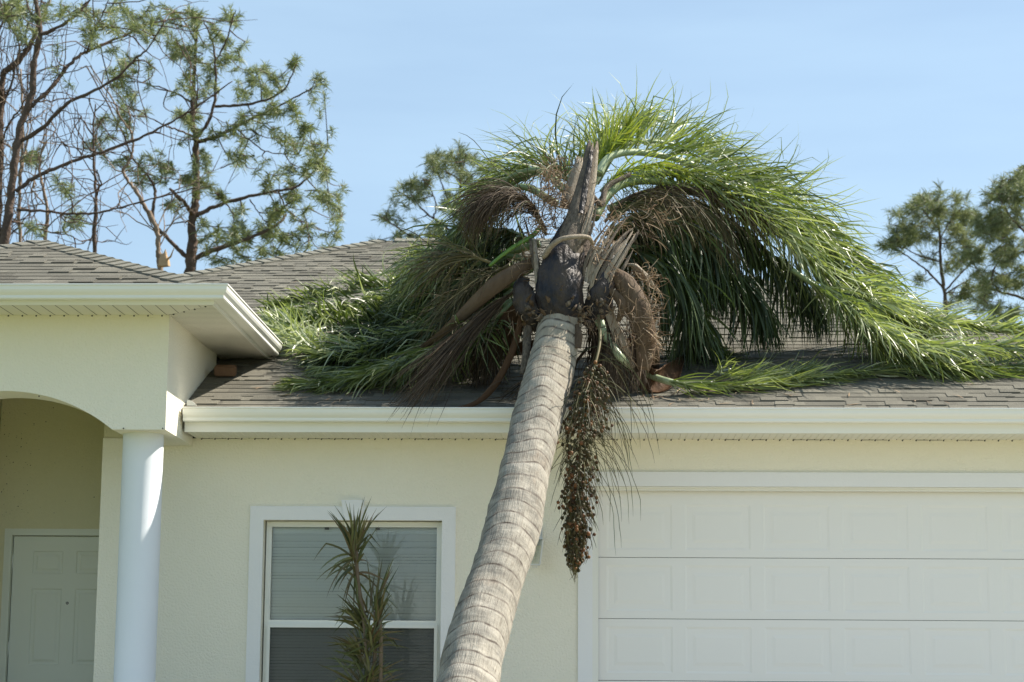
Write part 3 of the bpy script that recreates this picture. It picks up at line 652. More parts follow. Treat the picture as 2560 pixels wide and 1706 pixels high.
def frond(path, n=150, t0=.12, Ln=.62, wd=.020, droop=.30, a0=62, a1=22, up=.25, r0=.030, r1=.005, mat_='leaf', rmat='rachis', spread=1.0, upper=1.0, lower=1.0, tipl=.45, flat=1.0, side_bias=None, wob=.24, rest=True, label=None, name='frond'):
    P = spline(path, 60); L_ = np.r_[0, np.cumsum(np.linalg.norm(np.diff(P, axis=0), axis=1))]; L_ /= L_[-1]
    TT = np.gradient(P, axis=0); TT /= np.linalg.norm(TT, axis=1)[:, None]
    mb = MB()
    n = int(n*1.45)
    for i in range(n):
        t = t0+(1-t0)*(i+rng.random())/n
        p = np.array([np.interp(t, L_, P[:, c]) for c in range(3)]); T_ = nrm(np.array([np.interp(t, L_, TT[:, c]) for c in range(3)]))
        S_ = np.cross(T_, np.array([0, 0, 1.])); S_ = nrm(S_) if np.linalg.norm(S_) > .1 else np.array([0, -1., 0]); Uv = np.cross(S_, T_)
        tt = (t-t0)/(1-t0); an = math.radians(a0+(a1-a0)*tt+rng.gauss(0, 9))
        for sd_ in (-1, 1):
            if rng.random() < .06: continue
            if Uv[2]*0 == 0 and rng.random() > (upper if sd_ > 0 else lower): continue
            b = math.radians(rng.gauss(up*60, 26)*flat)
            d = T_*math.cos(an)+(S_*sd_*math.cos(b)*spread+Uv*math.sin(b))*math.sin(an)
            l = Ln*(.62+.38*math.sin(PI*min(1, tt*1.25+.18)) if tt < .7 else (1-(tt-.7)/.3*(1-tipl))*.95)*rng.uniform(.78, 1.12)
            leaflet(mb, p, d, l*1.08, wd*.80*rng.uniform(.7, 1.25), droop*rng.uniform(.5, 1.6), wob=wob, rest=rest)
    o = mb.build(name, M[mat_], PT, label=label)
    m2 = MB(); m2.tube(P, list(np.linspace(r0, r1, 60)), 8); m2.build('rachis', M[rmat], o, smooth=True)
    return o

# --- green fronds -----------------------------------------------------------
# big arching frond at the right
frond([A(1365, 500, -.1), A(1395, 450, .05), A(1440, 420, .2), A(1520, 418, .4), A(1640, 455, .6), A(1760, 515, .75), A(1850, 592, .85), A(1960, 690, .92), A(2080, 780, .9), A(2190, 828, .75), R(2290, 848, .05)],
      n=230, t0=.30, Ln=.68, wd=.022, droop=.20, a0=42, a1=16, up=.10, r0=.048, r1=.006, mat_='leaf_pale', rmat='rachis', wob=.25)
# behind it, arching higher
frond([A(1375, 400, .3), A(1400, 362, .4), A(1460, 350, .55), A(1560, 368, .75), A(1680, 412, .95), A(1800, 465, 1.15), A(1900, 545, 1.3), A(1990, 630, 1.45), A(2060, 700, 1.6), A(2130, 760, 1.7)],
      n=120, t0=.10, Ln=.70, wd=.022, droop=.18, a0=58, a1=26, up=.85, r0=.038, mat_='leaf', rmat='rachis_pale')
frond([A(1400, 440, .15), A(1480, 400, .3), A(1580, 402, .5), A(1700, 440, .7), A(1820, 510, .9), A(1920, 600, 1.1), A(2010, 690, 1.2), A(2100, 760, 1.3)],
      n=130, t0=.18, Ln=.72, wd=.022, droop=.30, a0=55, a1=25, up=.35, r0=.038)
# uppermost fronds against the sky
frond([A(1360, 430, .5), A(1400, 360, .55), A(1425, 330, .6), A(1440, 300, .62)], n=70, t0=.1, Ln=.52, wd=.016, droop=.05, a0=36, a1=20, up=.3, r0=.030, mat_='leaf_young', rmat='rachis_pale', rest=False, wob=.12, label='young yellow-green spear frond at the top of the crown')
frond([A(1370, 420, .75), A(1420, 345, .85), A(1480, 325, 1.0), A(1560, 335, 1.2), A(1640, 370, 1.4), A(1720, 430, 1.6)], n=62, t0=.05, Ln=.66, wd=.020, droop=.12, a0=72, a1=40, up=1.25, r0=.032, mat_='leaf_pale', rmat='rachis_pale', rest=False, wob=.25)
frond([A(1350, 440, .75), A(1320, 400, .9), A(1270, 385, 1.0), A(1210, 400, 1.1), A(1150, 440, 1.2), A(1100, 490, 1.2)], n=48, t0=.08, Ln=.80, wd=.016, droop=.20, a0=66, a1=35, up=1.1, r0=.032, mat_='leaf', wob=.22)
frond([A(1350, 430, .95), A(1380, 350, 1.0), A(1420, 310, 1.05), A(1480, 290, 1.1)], n=50, t0=.1, Ln=.62, wd=.018, droop=.12, a0=50, a1=25, up=.9, r0=.028, mat_='leaf_pale', rmat='rachis_pale', rest=False, wob=.3)
frond([A(1340, 450, .6), A(1300, 410, .65), A(1240, 400, .75), A(1170, 430, .8), A(1110, 480, .85)], n=90, t0=.1, Ln=.60, wd=.017, droop=.25, a0=62, a1=30, up=.6, r0=.030, mat_='leaf', wob=.2)
frond([A(1380, 440, .3), A(1430, 395, .35), A(1520, 380, .45), A(1600, 405, .6), A(1680, 450, .7)], n=170, t0=.02, Ln=.42, wd=.012, droop=.20, a0=70, a1=30, up=-.2, r0=.016, mat_='leaf_young', rmat='rachis_pale')
# left side
frond([A(1300, 440, .3), A(1250, 395, .4), A(1190, 400, .5), A(1120, 450, .6), A(1060, 520, .7), A(1010, 590, .9), R(960, 650, .12)], n=180, t0=.12, Ln=.62, wd=.020, droop=.34, a0=60, a1=25, up=.2, r0=.036)
frond([A(1280, 470, .15), A(1200, 430, .25), A(1130, 470, .35), A(1070, 540, .5), A(1010, 620, .6), R(930, 690, .15)], n=170, t0=.12, Ln=.62, wd=.020, droop=.32, a0=55, a1=25, up=-.1, r0=.036)
frond([A(1240, 560, .3), A(1160, 585, .45), A(1060, 620, .7), R(960, 650, .3), R(860, 665, .22), R(760, 682, .16), R(680, 700, .12), R(615, 712, .1)], n=230, t0=.10, Ln=.46, wd=.024, droop=.12, a0=74, a1=50, up=1.0, r0=.036, mat_='leaf', wob=.3)
frond([A(1220, 610, .1), R(1110, 655, .6), R(1040, 682, .3), R(980, 708, .2), R(880, 740, .12), R(770, 757, .08), R(680, 765, .08), R(610, 745, .08)], n=190, t0=.22, Ln=.44, wd=.030, droop=.10, a0=78, a1=55, up=1.2, r0=.030, mat_='leaf', rmat='rachis_pale', label='frond lying on the roof with stiff upright leaflets')
frond([A(1220, 620, .2), R(1110, 670, .7), R(1020, 700, .4), R(930, 700, .3), R(830, 705, .2), R(730, 720, .15), R(640, 730, .1)], n=200, t0=.15, Ln=.46, wd=.024, droop=.22, a0=60, a1=40, up=.7, r0=.030, mat_='leaf', wob=.35)
frond([A(1200, 660, .1), R(1090, 720, .5), R(1000, 775, .25), R(900, 812, .12), R(800, 830, .08), R(720, 815, .08), R(660, 780, .1), R(625, 735, .1)], n=190, t0=.2, Ln=.50, wd=.024, droop=.14, a0=60, a1=35, up=.6, r0=.030, mat_='leaf_pale', rmat='rachis_pale', wob=.3)
frond([A(1200, 640, .1), R(1110, 700, .6), R(1020, 745, .35), R(920, 780, .25), R(820, 800, .15), R(740, 790, .12)], n=200, t0=.1, Ln=.55, wd=.022, droop=.30, a0=50, a1=30, up=.3, r0=.030, mat_='leaf', wob=.35)
frond([A(1190, 690, .0), R(1080, 760, .4), R(960, 835, .2), R(860, 868, .10), R(780, 880, .06), R(700, 880, .04)], n=150, t0=.35, Ln=.5, wd=.020, droop=.16, a0=32, a1=14, up=.1, r0=.030, mat_='leaf')
frond([A(1180, 700, .0), R(1100, 760, .5), R(1010, 800, .3), R(920, 830, .2), R(820, 850, .1), R(740, 850, .08)], n=170, t0=.1, Ln=.5, wd=.020, droop=.3, a0=45, a1=20, up=.1, r0=.030, mat_='leaf', wob=.3)
frond([R(760, 800, .05), R(710, 785, .08), R(668, 760, .10), R(640, 735, .10)], n=60, t0=.0, Ln=.42, wd=.026, droop=.05, a0=60, a1=30, up=.5, r0=.016, mat_='leaf_pale', rmat='rachis_pale')
for pp, nn, mm in (([A(1480, 330, 1.2), A(1560, 345, 1.3), A(1640, 375, 1.4), A(1720, 410, 1.5), A(1800, 455, 1.6)], 42, 'leaf_pale'), ([A(1700, 420, 1.2), A(1790, 460, 1.3), A(1870, 520, 1.4), A(1950, 600, 1.5), A(2020, 680, 1.6)], 55, 'leaf_pale'), ([A(1290, 400, 1.1), A(1220, 400, 1.2), A(1150, 430, 1.3), A(1090, 480, 1.3)], 26, 'leaf_pale')):
    frond(pp, n=nn, t0=.0, Ln=.72, wd=.018, droop=.13, a0=60, a1=40, up=1.3, r0=.016, mat_=mm, rmat='rachis_pale', rest=False, wob=.4)
for pp in ([A(1180, 690, .15), R(1090, 730, .6), R(1000, 760, .4), R(900, 790, .25), R(800, 810, .15), R(720, 830, .08)], [A(1170, 720, .2), R(1080, 780, .5), R(990, 820, .3), R(900, 850, .2), R(810, 872, .1), R(740, 885, .06)], [R(1120, 680, .7), R(1020, 700, .5), R(930, 725, .35), R(840, 760, .2), R(760, 780, .12)]):
    frond(pp, n=150, t0=.05, Ln=.52, wd=.020, droop=.32, a0=52, a1=28, up=.25, r0=.026, mat_='leaf_shade' if pp[0][0] > -2.2 and rng.random() < .5 else 'leaf', wob=.35)
# more right-hand arching cover
frond([A(1400, 480, .3), A(1500, 440, .5), A(1620, 450, .7), A(1740, 500, .9), A(1850, 570, 1.05), A(1940, 650, 1.15), A(2020, 720, 1.2)], n=120, t0=.15, Ln=.70, wd=.020, droop=.22, a0=55, a1=25, up=.8, r0=.034, mat_='leaf', wob=.25)
# dark hanging mass inside the crown, right of the trunk
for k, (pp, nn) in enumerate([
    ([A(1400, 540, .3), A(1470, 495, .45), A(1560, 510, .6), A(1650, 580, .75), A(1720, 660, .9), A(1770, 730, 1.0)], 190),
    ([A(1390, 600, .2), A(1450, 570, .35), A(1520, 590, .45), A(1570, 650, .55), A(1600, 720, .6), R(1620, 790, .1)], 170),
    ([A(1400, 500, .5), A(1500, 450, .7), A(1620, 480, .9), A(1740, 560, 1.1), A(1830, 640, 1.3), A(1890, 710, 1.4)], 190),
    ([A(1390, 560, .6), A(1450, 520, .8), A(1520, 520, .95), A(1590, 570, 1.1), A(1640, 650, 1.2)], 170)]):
    frond(pp, n=nn, t0=.10, Ln=.82, wd=.024, droop=.75, a0=60, a1=40, up=-.5, r0=.036, mat_='leaf_shade')
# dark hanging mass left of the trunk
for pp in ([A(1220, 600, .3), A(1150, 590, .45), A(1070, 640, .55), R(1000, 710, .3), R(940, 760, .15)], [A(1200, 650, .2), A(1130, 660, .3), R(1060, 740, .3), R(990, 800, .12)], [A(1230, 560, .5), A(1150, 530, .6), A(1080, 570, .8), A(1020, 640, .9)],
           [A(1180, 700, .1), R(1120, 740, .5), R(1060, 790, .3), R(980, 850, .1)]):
    frond(pp, n=150, t0=.08, Ln=.55, wd=.020, droop=.55, a0=58, a1=35, up=-.2, r0=.03, mat_='leaf_shade')
# right, lying on the roof
frond([A(1375, 735, -.30), A(1400, 785, -.33), A(1432, 828, -.36), R(1480, 858, .16), R(1540, 878, .12), R(1600, 888, .07), R(1700, 889, .05), R(1800, 880, .05), R(1920, 866, .05), R(2040, 856, .05), R(2160, 852, .05)],
      n=190, t0=.30, Ln=.50, wd=.016, droop=.10, a0=24, a1=12, up=.35, r0=.042, r1=.008, mat_='leaf', rmat='rachis_pale', label='long frond lying along the roof edge with a bare pale stalk')
frond([R(1640, 855, .06), R(1700, 868, .05), R(1790, 866, .05), R(1860, 850, .10)], n=70, t0=0, Ln=.35, wd=.014, droop=.06, a0=50, a1=20, up=.6, r0=.012, mat_='leaf_pale', rmat='rachis_pale')
frond([A(1900, 620, 1.3), R(2000, 690, .6), R(2080, 735, .35), R(2170, 752, .25), R(2260, 760, .2), R(2350, 770, .2), R(2440, 790, .15)], n=200, t0=.05, Ln=.55, wd=.022, droop=.22, a0=50, a1=30, up=.8, r0=.026, mat_='leaf_pale')
frond([A(1880, 640, .9), R(1980, 735, .5), R(2060, 790, .3), R(2150, 805, .25), R(2250, 805, .2), R(2360, 800, .2), R(2450, 810, .15)], n=200, t0=.05, Ln=.55, wd=.022, droop=.25, a0=46, a1=24, up=.5, r0=.026, mat_='leaf_pale')
frond([A(1820, 620, .6), A(1930, 700, .62), R(2020, 790, .25), R(2120, 835, .12), R(2220, 848, .08), R(2320, 846, .06), R(2420, 842, .05)], n=190, t0=.05, Ln=.6, wd=.020, droop=.25, a0=36, a1=16, up=.2, r0=.024, mat_='leaf')

# --- dead bases, petioles and spathes -----------------------------------------
def shell(name, path, widths, mat_, curl=1.9, th=.012, face=None, n=26, parent=PT, flip=1, ragged=0.0, label=None, twist=0.0):
    P = spline(path, n); w = interp(widths, n); k = 13
    TT = np.gradient(P, axis=0); TT /= np.linalg.norm(TT, axis=1)[:, None]; mb = MB(); vo = []; vi = []
    for i in range(n):
        F = nrm(CAM-P[i]) if face is None else nrm(np.array(face, float))
        tw_ = twist*(i/(n-1)); Sx = nrm(np.cross(TT[i], F)); Nn = nrm(np.cross(Sx, TT[i])); Sx, Nn = Sx*math.cos(tw_)+Nn*math.sin(tw_), Nn*math.cos(tw_)-Sx*math.sin(tw_)
        Rr = w[i]/2/math.sin(min(curl, PI)/2) if curl < PI else w[i]/2
        for q in range(k):
            an = -curl/2+curl*q/(k-1); rr = Rr+.004*noise.noise(Vector((q*1.3, i*.5, w[0]*50)))
            c0 = P[i]+Sx*rr*math.sin(an)+Nn*flip*(rr*math.cos(an)-Rr*.9)
            if ragged and i in (n-1, n-2): c0 = c0+TT[i]*rng.uniform(-ragged, ragged)
            vo.append(c0); vi.append(c0-Nn*flip*th*math.cos(an)-Sx*th*math.sin(an))
    o_ = n*k; fs = []
    for i in range(n-1):
        for q in range(k-1):
            a = i*k+q; fs += [(a, a+1, a+k+1, a+k), (o_+a, o_+a+k, o_+a+k+1, o_+a+1)]
        for q in (0, k-1): a = i*k+q; fs.append((a, a+k, o_+a+k, o_+a))
    for i in (0, n-1):
        for q in range(k-1): a = i*k+q; fs.append((a, a+1, o_+a+1, o_+a))
    mb.add(vo+vi, fs)
    return mb.build(name, M[mat_], parent, smooth=True, label=label)
U_ = lambda w: w/300*1.088   # disp px -> metres near the crown
def bulge(name, path, widths, mat_, squash=.75, n=44, label=None, amp=.07):   # solid tapering boot
    P = spline(path, n); w = interp(widths, n); TT = np.gradient(P, axis=0); TT /= np.linalg.norm(TT, axis=1)[:, None]; k = 28; vs = []
    for i in range(n):
        F = nrm(CAM-P[i]); Sx = nrm(np.cross(TT[i], F)); Nn = nrm(np.cross(Sx, TT[i]))
        for q in range(k):
            t = 2*PI*q/k; rr = w[i]/2*(1+amp*noise.noise(Vector((math.cos(t)*1.5, math.sin(t)*1.5, i*.22+w[1]*9)))+.05*noise.noise(Vector((math.cos(t)*5, math.sin(t)*5, i*.35))))
            vs.append(P[i]+Sx*rr*math.cos(t)+Nn*rr*squash*math.sin(t))
    mb = MB(); mb.add(vs, [(i*k+j, i*k+(j+1) % k, (i+1)*k+(j+1) % k, (i+1)*k+j) for i in range(n-1) for j in range(k)]+[tuple(range(k)), tuple(range((n-1)*k, n*k))])
    return mb.build(name, M[mat_], PT, smooth=True, label=label)
# heart of the crown
bulge('leaf_base', [A(1290, 742, -.24), A(1288, 715, -.34), A(1286, 680, -.38), A(1288, 640, -.38), A(1294, 600, -.34), A(1306, 560, -.28), A(1322, 510, -.2), A(1334, 470, -.12)], [U_(84), U_(106), U_(112), U_(108), U_(96), U_(76), U_(52), U_(36)], 'boot_dark', .8, label='dark swollen leaf base at the heart of the crown', amp=.10)
bulge('leaf_base', [A(1345, 742, -.22), A(1368, 712, -.32), A(1378, 680, -.36), A(1386, 650, -.36), A(1396, 615, -.32), A(1410, 590, -.3)], [U_(40), U_(62), U_(64), U_(58), U_(44), U_(26)], 'boot_dark', .7, amp=.22)
bulge('leaf_base', [A(1258, 748, -.22), A(1232, 728, -.30), A(1212, 700, -.33), A(1200, 668, -.32), A(1204, 640, -.26)], [U_(40), U_(66), U_(62), U_(48), U_(24)], 'boot_dark', .7, amp=.25)
bulge('leaf_base', [A(1320, 600, -.1), A(1322, 550, -.05), A(1335, 500, .0), A(1345, 450, .05)], [U_(96), U_(80), U_(50), U_(34)], 'wood', .8)
for _ in range(46):   # torn rind chips around the collar and on the boots
    u, v, yy = rng.choice([(rng.uniform(1232, 1355), rng.gauss(736, 8), -.40), (rng.uniform(1240, 1335), rng.gauss(690, 22), -.50), (rng.gauss(1380, 14), rng.gauss(700, 22), -.46), (rng.gauss(1215, 14), rng.gauss(715, 16), -.42)])
    a_ = rng.uniform(-.9, .9); l_ = rng.uniform(8, 26); shell('bark_chip', [A(u, v, yy), A(u+math.sin(a_)*l_*.5, v-math.cos(a_)*l_*.5, yy-.03), A(u+math.sin(a_)*l_, v-math.cos(a_)*l_, yy-rng.uniform(-.02, .07))], [U_(5), U_(rng.uniform(5, 13)), U_(2)], rng.choice(['spathe', 'wood', 'petiole_dead']), 1.2, .004, n=7, ragged=.008)
shell('leaf_stub', [A(1300, 590, -.44), A(1310, 560, -.42), A(1326, 500, -.33), A(1340, 440, -.22), A(1352, 390, -.15), A(1362, 334, -.08)], [U_(60), U_(70), U_(52), U_(40), U_(34), U_(32)], 'wood', 2.2, .02, ragged=.06, label='tall broken grey leaf stub standing up from the crown')
shell('leaf_stub', [A(1335, 490, -.34), A(1343, 440, -.27), A(1352, 390, -.2), A(1359, 345, -.13)], [U_(12), U_(15), U_(13), U_(10)], 'boot_dark', 1.2, .008)
shell('leaf_stub', [A(1345, 530, -.28), A(1352, 470, -.22), A(1362, 400, -.14), A(1370, 345, -.08)], [U_(26), U_(24), U_(20), U_(12)], 'wood_pale', 2.2, .012, ragged=.015)
def splinters(path, w0, n_, m_, ln=(.7, 1.0)):      # a torn leaf base: several boards side by side with ragged tips
    P = spline(path, 20); F = nrm(CAM-P[5]); Sx = nrm(np.cross(nrm(P[-1]-P[0]), F))
    for k in range(n_):
        o_ = (k-(n_-1)/2)/n_*w0; f1 = rng.uniform(*ln); m1 = max(6, int(20*f1)); Q = [P[q]+Sx*o_*(1+.2*q/20)*(.55+.45*math.sin(PI*min(1, .25+q/22)))+F*rng.uniform(-.012, .012)+np.array([0, 0, 1])*.01*rng.gauss(0, 1)*(q/20) for q in range(0, m1, 3)]
        ww = w0/n_*rng.uniform(.6, 1.0)
        shell('leaf_stub', Q, [ww, ww*1.15, ww*.9, ww*.3], m_ if rng.random() < .7 else ('wood' if m_ == 'wood_pale' else 'wood_pale'), rng.uniform(.9, 1.8), .008, n=12, ragged=.03)
splinters([A(1368, 690, -.40), A(1382, 640, -.42), A(1410, 590, -.38), A(1443, 540, -.30), A(1480, 490, -.2)], U_(46), 4, 'wood')
splinters([A(1350, 650, -.42), A(1362, 600, -.41), A(1388, 550, -.34), A(1424, 500, -.24), A(1470, 462, -.15)], U_(38), 4, 'wood_pale')
splinters([A(1388, 610, -.36), A(1418, 575, -.3), A(1450, 540, -.24), A(1478, 512, -.2)], U_(34), 3, 'wood_pale')
splinters([A(1402, 650, -.38), A(1428, 610, -.34), A(1452, 565, -.26), A(1474, 525, -.2)], U_(24), 2, 'wood')
splinters([A(1240, 640, -.34), A(1228, 590, -.34), A(1222, 545, -.28), A(1205, 500, -.2)], U_(20), 2, 'wood')
splinters([A(1330, 560, -.40), A(1350, 530, -.38), A(1362, 480, -.30), A(1372, 430, -.2)], U_(24), 3, 'wood_pale')
shell('leaf_stub', [A(1300, 480, .0), A(1312, 440, .05), A(1325, 400, .1), A(1332, 365, .15)], [U_(34), U_(36), U_(30), U_(18)], 'wood_pale', 1.8, .012, ragged=.04)
shell('leaf_stub', [A(1240, 690, -.36), A(1236, 650, -.40), A(1232, 600, -.38), A(1228, 550, -.3)], [U_(16), U_(14), U_(11), U_(9)], 'wood_pale', 2.4, .01)
shell('leaf_stub', [A(1340, 420, -.05), A(1380, 470, -.1), A(1395, 430, .0), A(1450, 400, .1)], [U_(12), U_(14), U_(14), U_(10)], 'wood', 2.4, .01)
# long dead petiole that sweeps to the left and turns green
shell('dead_petiole', [A(1232, 600, -.28), A(1190, 622, -.34), A(1140, 655, -.38), A(1085, 705, -.36), A(1025, 760, -.28), R(965, 805, .34), R(910, 836, .2), R(850, 860, .1)], [U_(22), U_(34), U_(40), U_(32), U_(22), U_(15), U_(10), U_(7)], 'petiole_dead', 1.5, .010, twist=.7, label='long brown dead petiole sweeping left')
frond([R(935, 822, .28), R(880, 850, .14), R(820, 868, .08), R(750, 880, .05), R(690, 884, .04)], n=110, t0=.0, Ln=.55, wd=.018, droop=.18, a0=26, a1=12, up=-.1, r0=.02, mat_='leaf', rmat='rachis_pale')
# straps and sheets under the crown
shell('spathe', [A(1205, 700, -.1), A(1180, 740, -.02), A(1150, 780, .02), A(1115, 820, .05)], [U_(40), U_(62), U_(58), U_(30)], 'spathe_warm', 1.0, .006)
shell('spathe', [A(1215, 690, -.28), A(1212, 760, -.34), A(1208, 820, -.42), A(1200, 860, -.46)], [U_(16), U_(20), U_(18), U_(12)], 'wood', 1.8, .01)
shell('spathe', [A(1200, 720, -.25), A(1180, 800, -.3), A(1140, 880, -.38), R(1100, 922, .05), R(1055, 938, .03), R(1010, 938, .02)], [U_(14), U_(16), U_(16), U_(12), U_(8), U_(4)], 'spathe_warm', 1.2, .005)
shell('spathe', [R(1240, 790, .2), R(1160, 810, .1), R(1080, 840, .06), R(1000, 878, .05)], [U_(24), U_(34), U_(24), U_(8)], 'spathe_warm', 1.4, .008)
shell('spathe', [A(1395, 620, -.36), A(1432, 650, -.42), A(1462, 700, -.46), A(1478, 750, -.46), A(1484, 800, -.42), A(1478, 850, -.38)], [U_(26), U_(50), U_(58), U_(52), U_(46), U_(30)], 'spathe', 2.3, .01, label='drooping brown fibrous spathe right of the trunk')
shell('spathe', [A(1440, 780, -.25), R(1470, 850, .18), R(1500, 876, .10), R(1535, 862, .10), R(1572, 818, .10)], [U_(30), U_(52), U_(56), U_(48), U_(6)], 'spathe_warm', 2.6, .010, flip=-1, label='boat-shaped spathe resting on the roof')
shell('spathe', [A(1468, 760, -.30), A(1490, 800, -.28), R(1495, 850, .14), R(1480, 876, .08)], [U_(30), U_(44), U_(42), U_(26)], 'spathe', 2.0, .01)
shell('cut_petiole', [A(1400, 720, -.36), A(1420, 770, -.36), A(1438, 815, -.34), A(1456, 845, -.30)], [U_(20), U_(26), U_(22), U_(10)], 'wood_pale', .8, .012)
shell('spathe', [A(1420, 740, -.40), A(1430, 700, -.44), A(1395, 660, -.42)], [U_(10), U_(26), U_(14)], 'spathe', 1.8, .01)
shell('spathe', [A(1455, 610, -.25), A(1485, 640, -.25), A(1502, 660, -.22)], [U_(16), U_(20), U_(8)], 'wood_pale', 1.6, .01)
shell('spathe', [A(1325, 745, -.47), A(1330, 770, -.52), A(1328, 800, -.56)], [U_(8), U_(18), U_(14)], 'spathe', 1.6, .008)
mb = MB(); mb.tube(spline([A(1250, 592, -.42), A(1265, 568, -.50), A(1290, 550, -.55), A(1325, 544, -.52), A(1352, 546, -.46), A(1362, 560, -.40)], 24), list(np.linspace(.026, .015, 24)), 10); mb.build('dead_stalk', M['wood_pale'], PT, smooth=True)
mb = MB(); mb.tube(spline([A(1240, 525, -.2), A(1220, 545, -.26), A(1185, 565, -.3), A(1150, 590, -.3), A(1125, 612, -.28)], 24), list(np.linspace(.022, .015, 24)), 10); mb.build('green_stalk', M['green_stalk'], PT, smooth=True, label='bright green flower stalk left of the crown')
mb = MB(); mb.tube(spline([A(1440, 610, -.25), A(1462, 612, -.3), A(1485, 640, -.28), A(1490, 670, -.2)], 18), list(np.linspace(.016, .01, 18)), 8); mb.build('dead_stalk', M['wood_pale'], PT, smooth=True)
# fibre tufts
def fibres(zones, name='fibre', m_='fibre', wd=.006):
    mb = MB()
    for (u, v, ru, rv, Y, n, L0, dirx, diry) in zones:
        for _ in range(n):
            p = A(u+rng.gauss(0, ru), v+rng.gauss(0, rv), Y+rng.uniform(-.08, .05)); d = nrm(np.array([dirx+rng.gauss(0, .5), rng.gauss(-.3, .5), -diry+rng.gauss(0, .5)]))
            P = [p]; ax_ = nrm(np.array([rng.gauss(0, 1) for _ in range(3)])); cv = rng.uniform(-.75, .75); L1 = L0*rng.uniform(.4, 1.3)
            for k in range(7):
                d = nrm(d+np.cross(ax_, d)*cv+DN*.08); P.append(P[-1]+d*L1/7)
            w = wd*rng.uniform(.4, 1.6); mb.ribbon(P, [w, w, w, w*.9, w*.8, w*.7, w*.5, w*.2], nrm(np.array([rng.gauss(0, 1), -1.5, rng.gauss(0, 1)])))
    return mb.build(name, M[m_], PT, kind='stuff')
fibres([(1262, 440, 18, 30, -.1, 130, .22, .3, -.6), (1255, 500, 20, 30, -.25, 120, .20, -.5, -.2), (1290, 470, 16, 40, -.05, 80, .2, -.3, -.5), (1395, 520, 22, 30, -.2, 150, .16, .3, -.3), (1370, 590, 14, 30, -.35, 90, .12, .3, .1),
        (1300, 715, 50, 12, -.42, 90, .09, .0, .5), (1420, 660, 20, 30, -.40, 45, .18, .3, 1), (1460, 720, 22, 40, -.46, 60, .20, .5, 1), (1496, 745, 9, 50, -.42, 170, .13, .8, -.1), (1440, 770, 25, 30, -.42, 45, .2, .3, 1), (1480, 640, 20, 14, -.3, 60, .14, .8, -.2),
        (1495, 500, 34, 26, -.0, 55, .25, .8, .5), (1220, 600, 20, 25, -.3, 90, .14, -.6, .2), (1200, 720, 25, 30, -.25, 60, .2, -.3, 1), (1275, 400, 14, 20, .1, 50, .2, -.2, -.4), (1345, 745, 10, 16, -.42, 40, .10, .6, .6)])

# --- flower stalks with dry threads ---------------------------------------------
def broom(stalk, n, Ln, droop, mat_, spread=.5, wd=.005, r0=.014, seg=9, t0=.1, label=None, bias=(0, 0, 0), rest=True, kink=.10):
    P = spline(stalk, 30); L_ = np.linspace(0, 1, 30); TT = np.gradient(P, axis=0); TT /= np.linalg.norm(TT, axis=1)[:, None]; mb = MB(); bz = np.array(bias, float)
    for i in range(n):
        t = t0+(1-t0)*rng.random()**.8; p = np.array([np.interp(t, L_, P[:, c]) for c in range(3)]); T_ = nrm(np.array([np.interp(t, L_, TT[:, c]) for c in range(3)]))
        d = nrm(T_+np.array([rng.gauss(0, spread) for _ in range(3)])+bz); Q = [p]; l = Ln*rng.uniform(.5, 1.15); h = rng.uniform(.005, .05); kk = droop*rng.uniform(.6, 1.5)
        for k in range(seg):
            d = nrm(d+DN*kk+np.array([rng.gauss(0, kink) for _ in range(3)])); q = Q[-1]+d*l/seg
            Q.append(over_roof(q, h) if rest else q)
        w = wd*rng.uniform(.6, 1.3); mb.ribbon(Q, [w]*(seg-1)+[w*.7, w*.3], nrm(np.array([rng.gauss(0, .6), -1, rng.gauss(0, .6)])))
    o = mb.build('flower_stalk', M[mat_], PT, label=label)
    m2 = MB(); m2.tube(P, list(np.linspace(r0, .006, 30)), 8); m2.build('stem', M[mat_], o, smooth=True)
    return o
broom([A(1255, 530, -.18), A(1225, 475, -.25), A(1185, 448, -.3), A(1140, 452, -.28)], 520, .50, .20, 'strand', .30, .0048, label='dry brown flower cluster at the left of the crown', bias=(-.35, -.1, .25))
broom([A(1255, 540, -.2), A(1215, 470, -.2), A(1180, 440, -.15), A(1150, 440, -.1)], 260, .62, .24, 'strand_olive', .35, .005, bias=(-.3, 0, .1))
broom([A(1390, 540, -.05), A(1440, 480, .1), A(1510, 450, .25), A(1580, 470, .4), A(1640, 500, .5)], 430, .60, .26, 'strand_olive', .38, .0048, label='olive and brown flower cluster at the right of the crown', bias=(.2, -.1, .0))
broom([A(1390, 510, .1), A(1450, 450, .2), A(1560, 430, .4), A(1660, 450, .55), A(1730, 480, .6)], 300, .40, .20, 'strand', .40, .0055, bias=(.15, -.1, .05))
broom([A(1190, 660, -.22), A(1150, 700, -.26), A(1100, 750, -.28)], 400, 1.10, .05, 'strand', .10, .0044, label='long reddish-brown broom of dry threads lying toward the gutter', bias=(-.35, -.45, -.12), kink=.05)
broom([A(1170, 610, -.12), A(1110, 640, -.08), A(1040, 690, .0)], 230, .6, .12, 'strand_olive', .5, .0042, bias=(-.2, -.2, 0), kink=.12)
broom([A(1130, 605, -.26), A(1080, 590, -.22), A(1030, 600, -.1)], 130, .6, .10, 'strand_olive', .45, .006, bias=(-.2, 0, .1))
broom([A(1385, 700, -.25), A(1400, 750, -.3), A(1405, 790, -.33)], 560, .50, .28, 'strand', .5, .0045, bias=(.15, .1, -.1))
broom([A(1440, 700, -.2), A(1455, 760, -.2), A(1460, 800, -.2)], 380, .42, .25, 'strand', .35, .0045, bias=(.1, .1, -.2))
broom([A(1190, 690, -.05), A(1160, 740, 0), A(1120, 790, .05)], 380, .55, .2, 'strand', .4, .0045, bias=(-.1, .1, -.2))
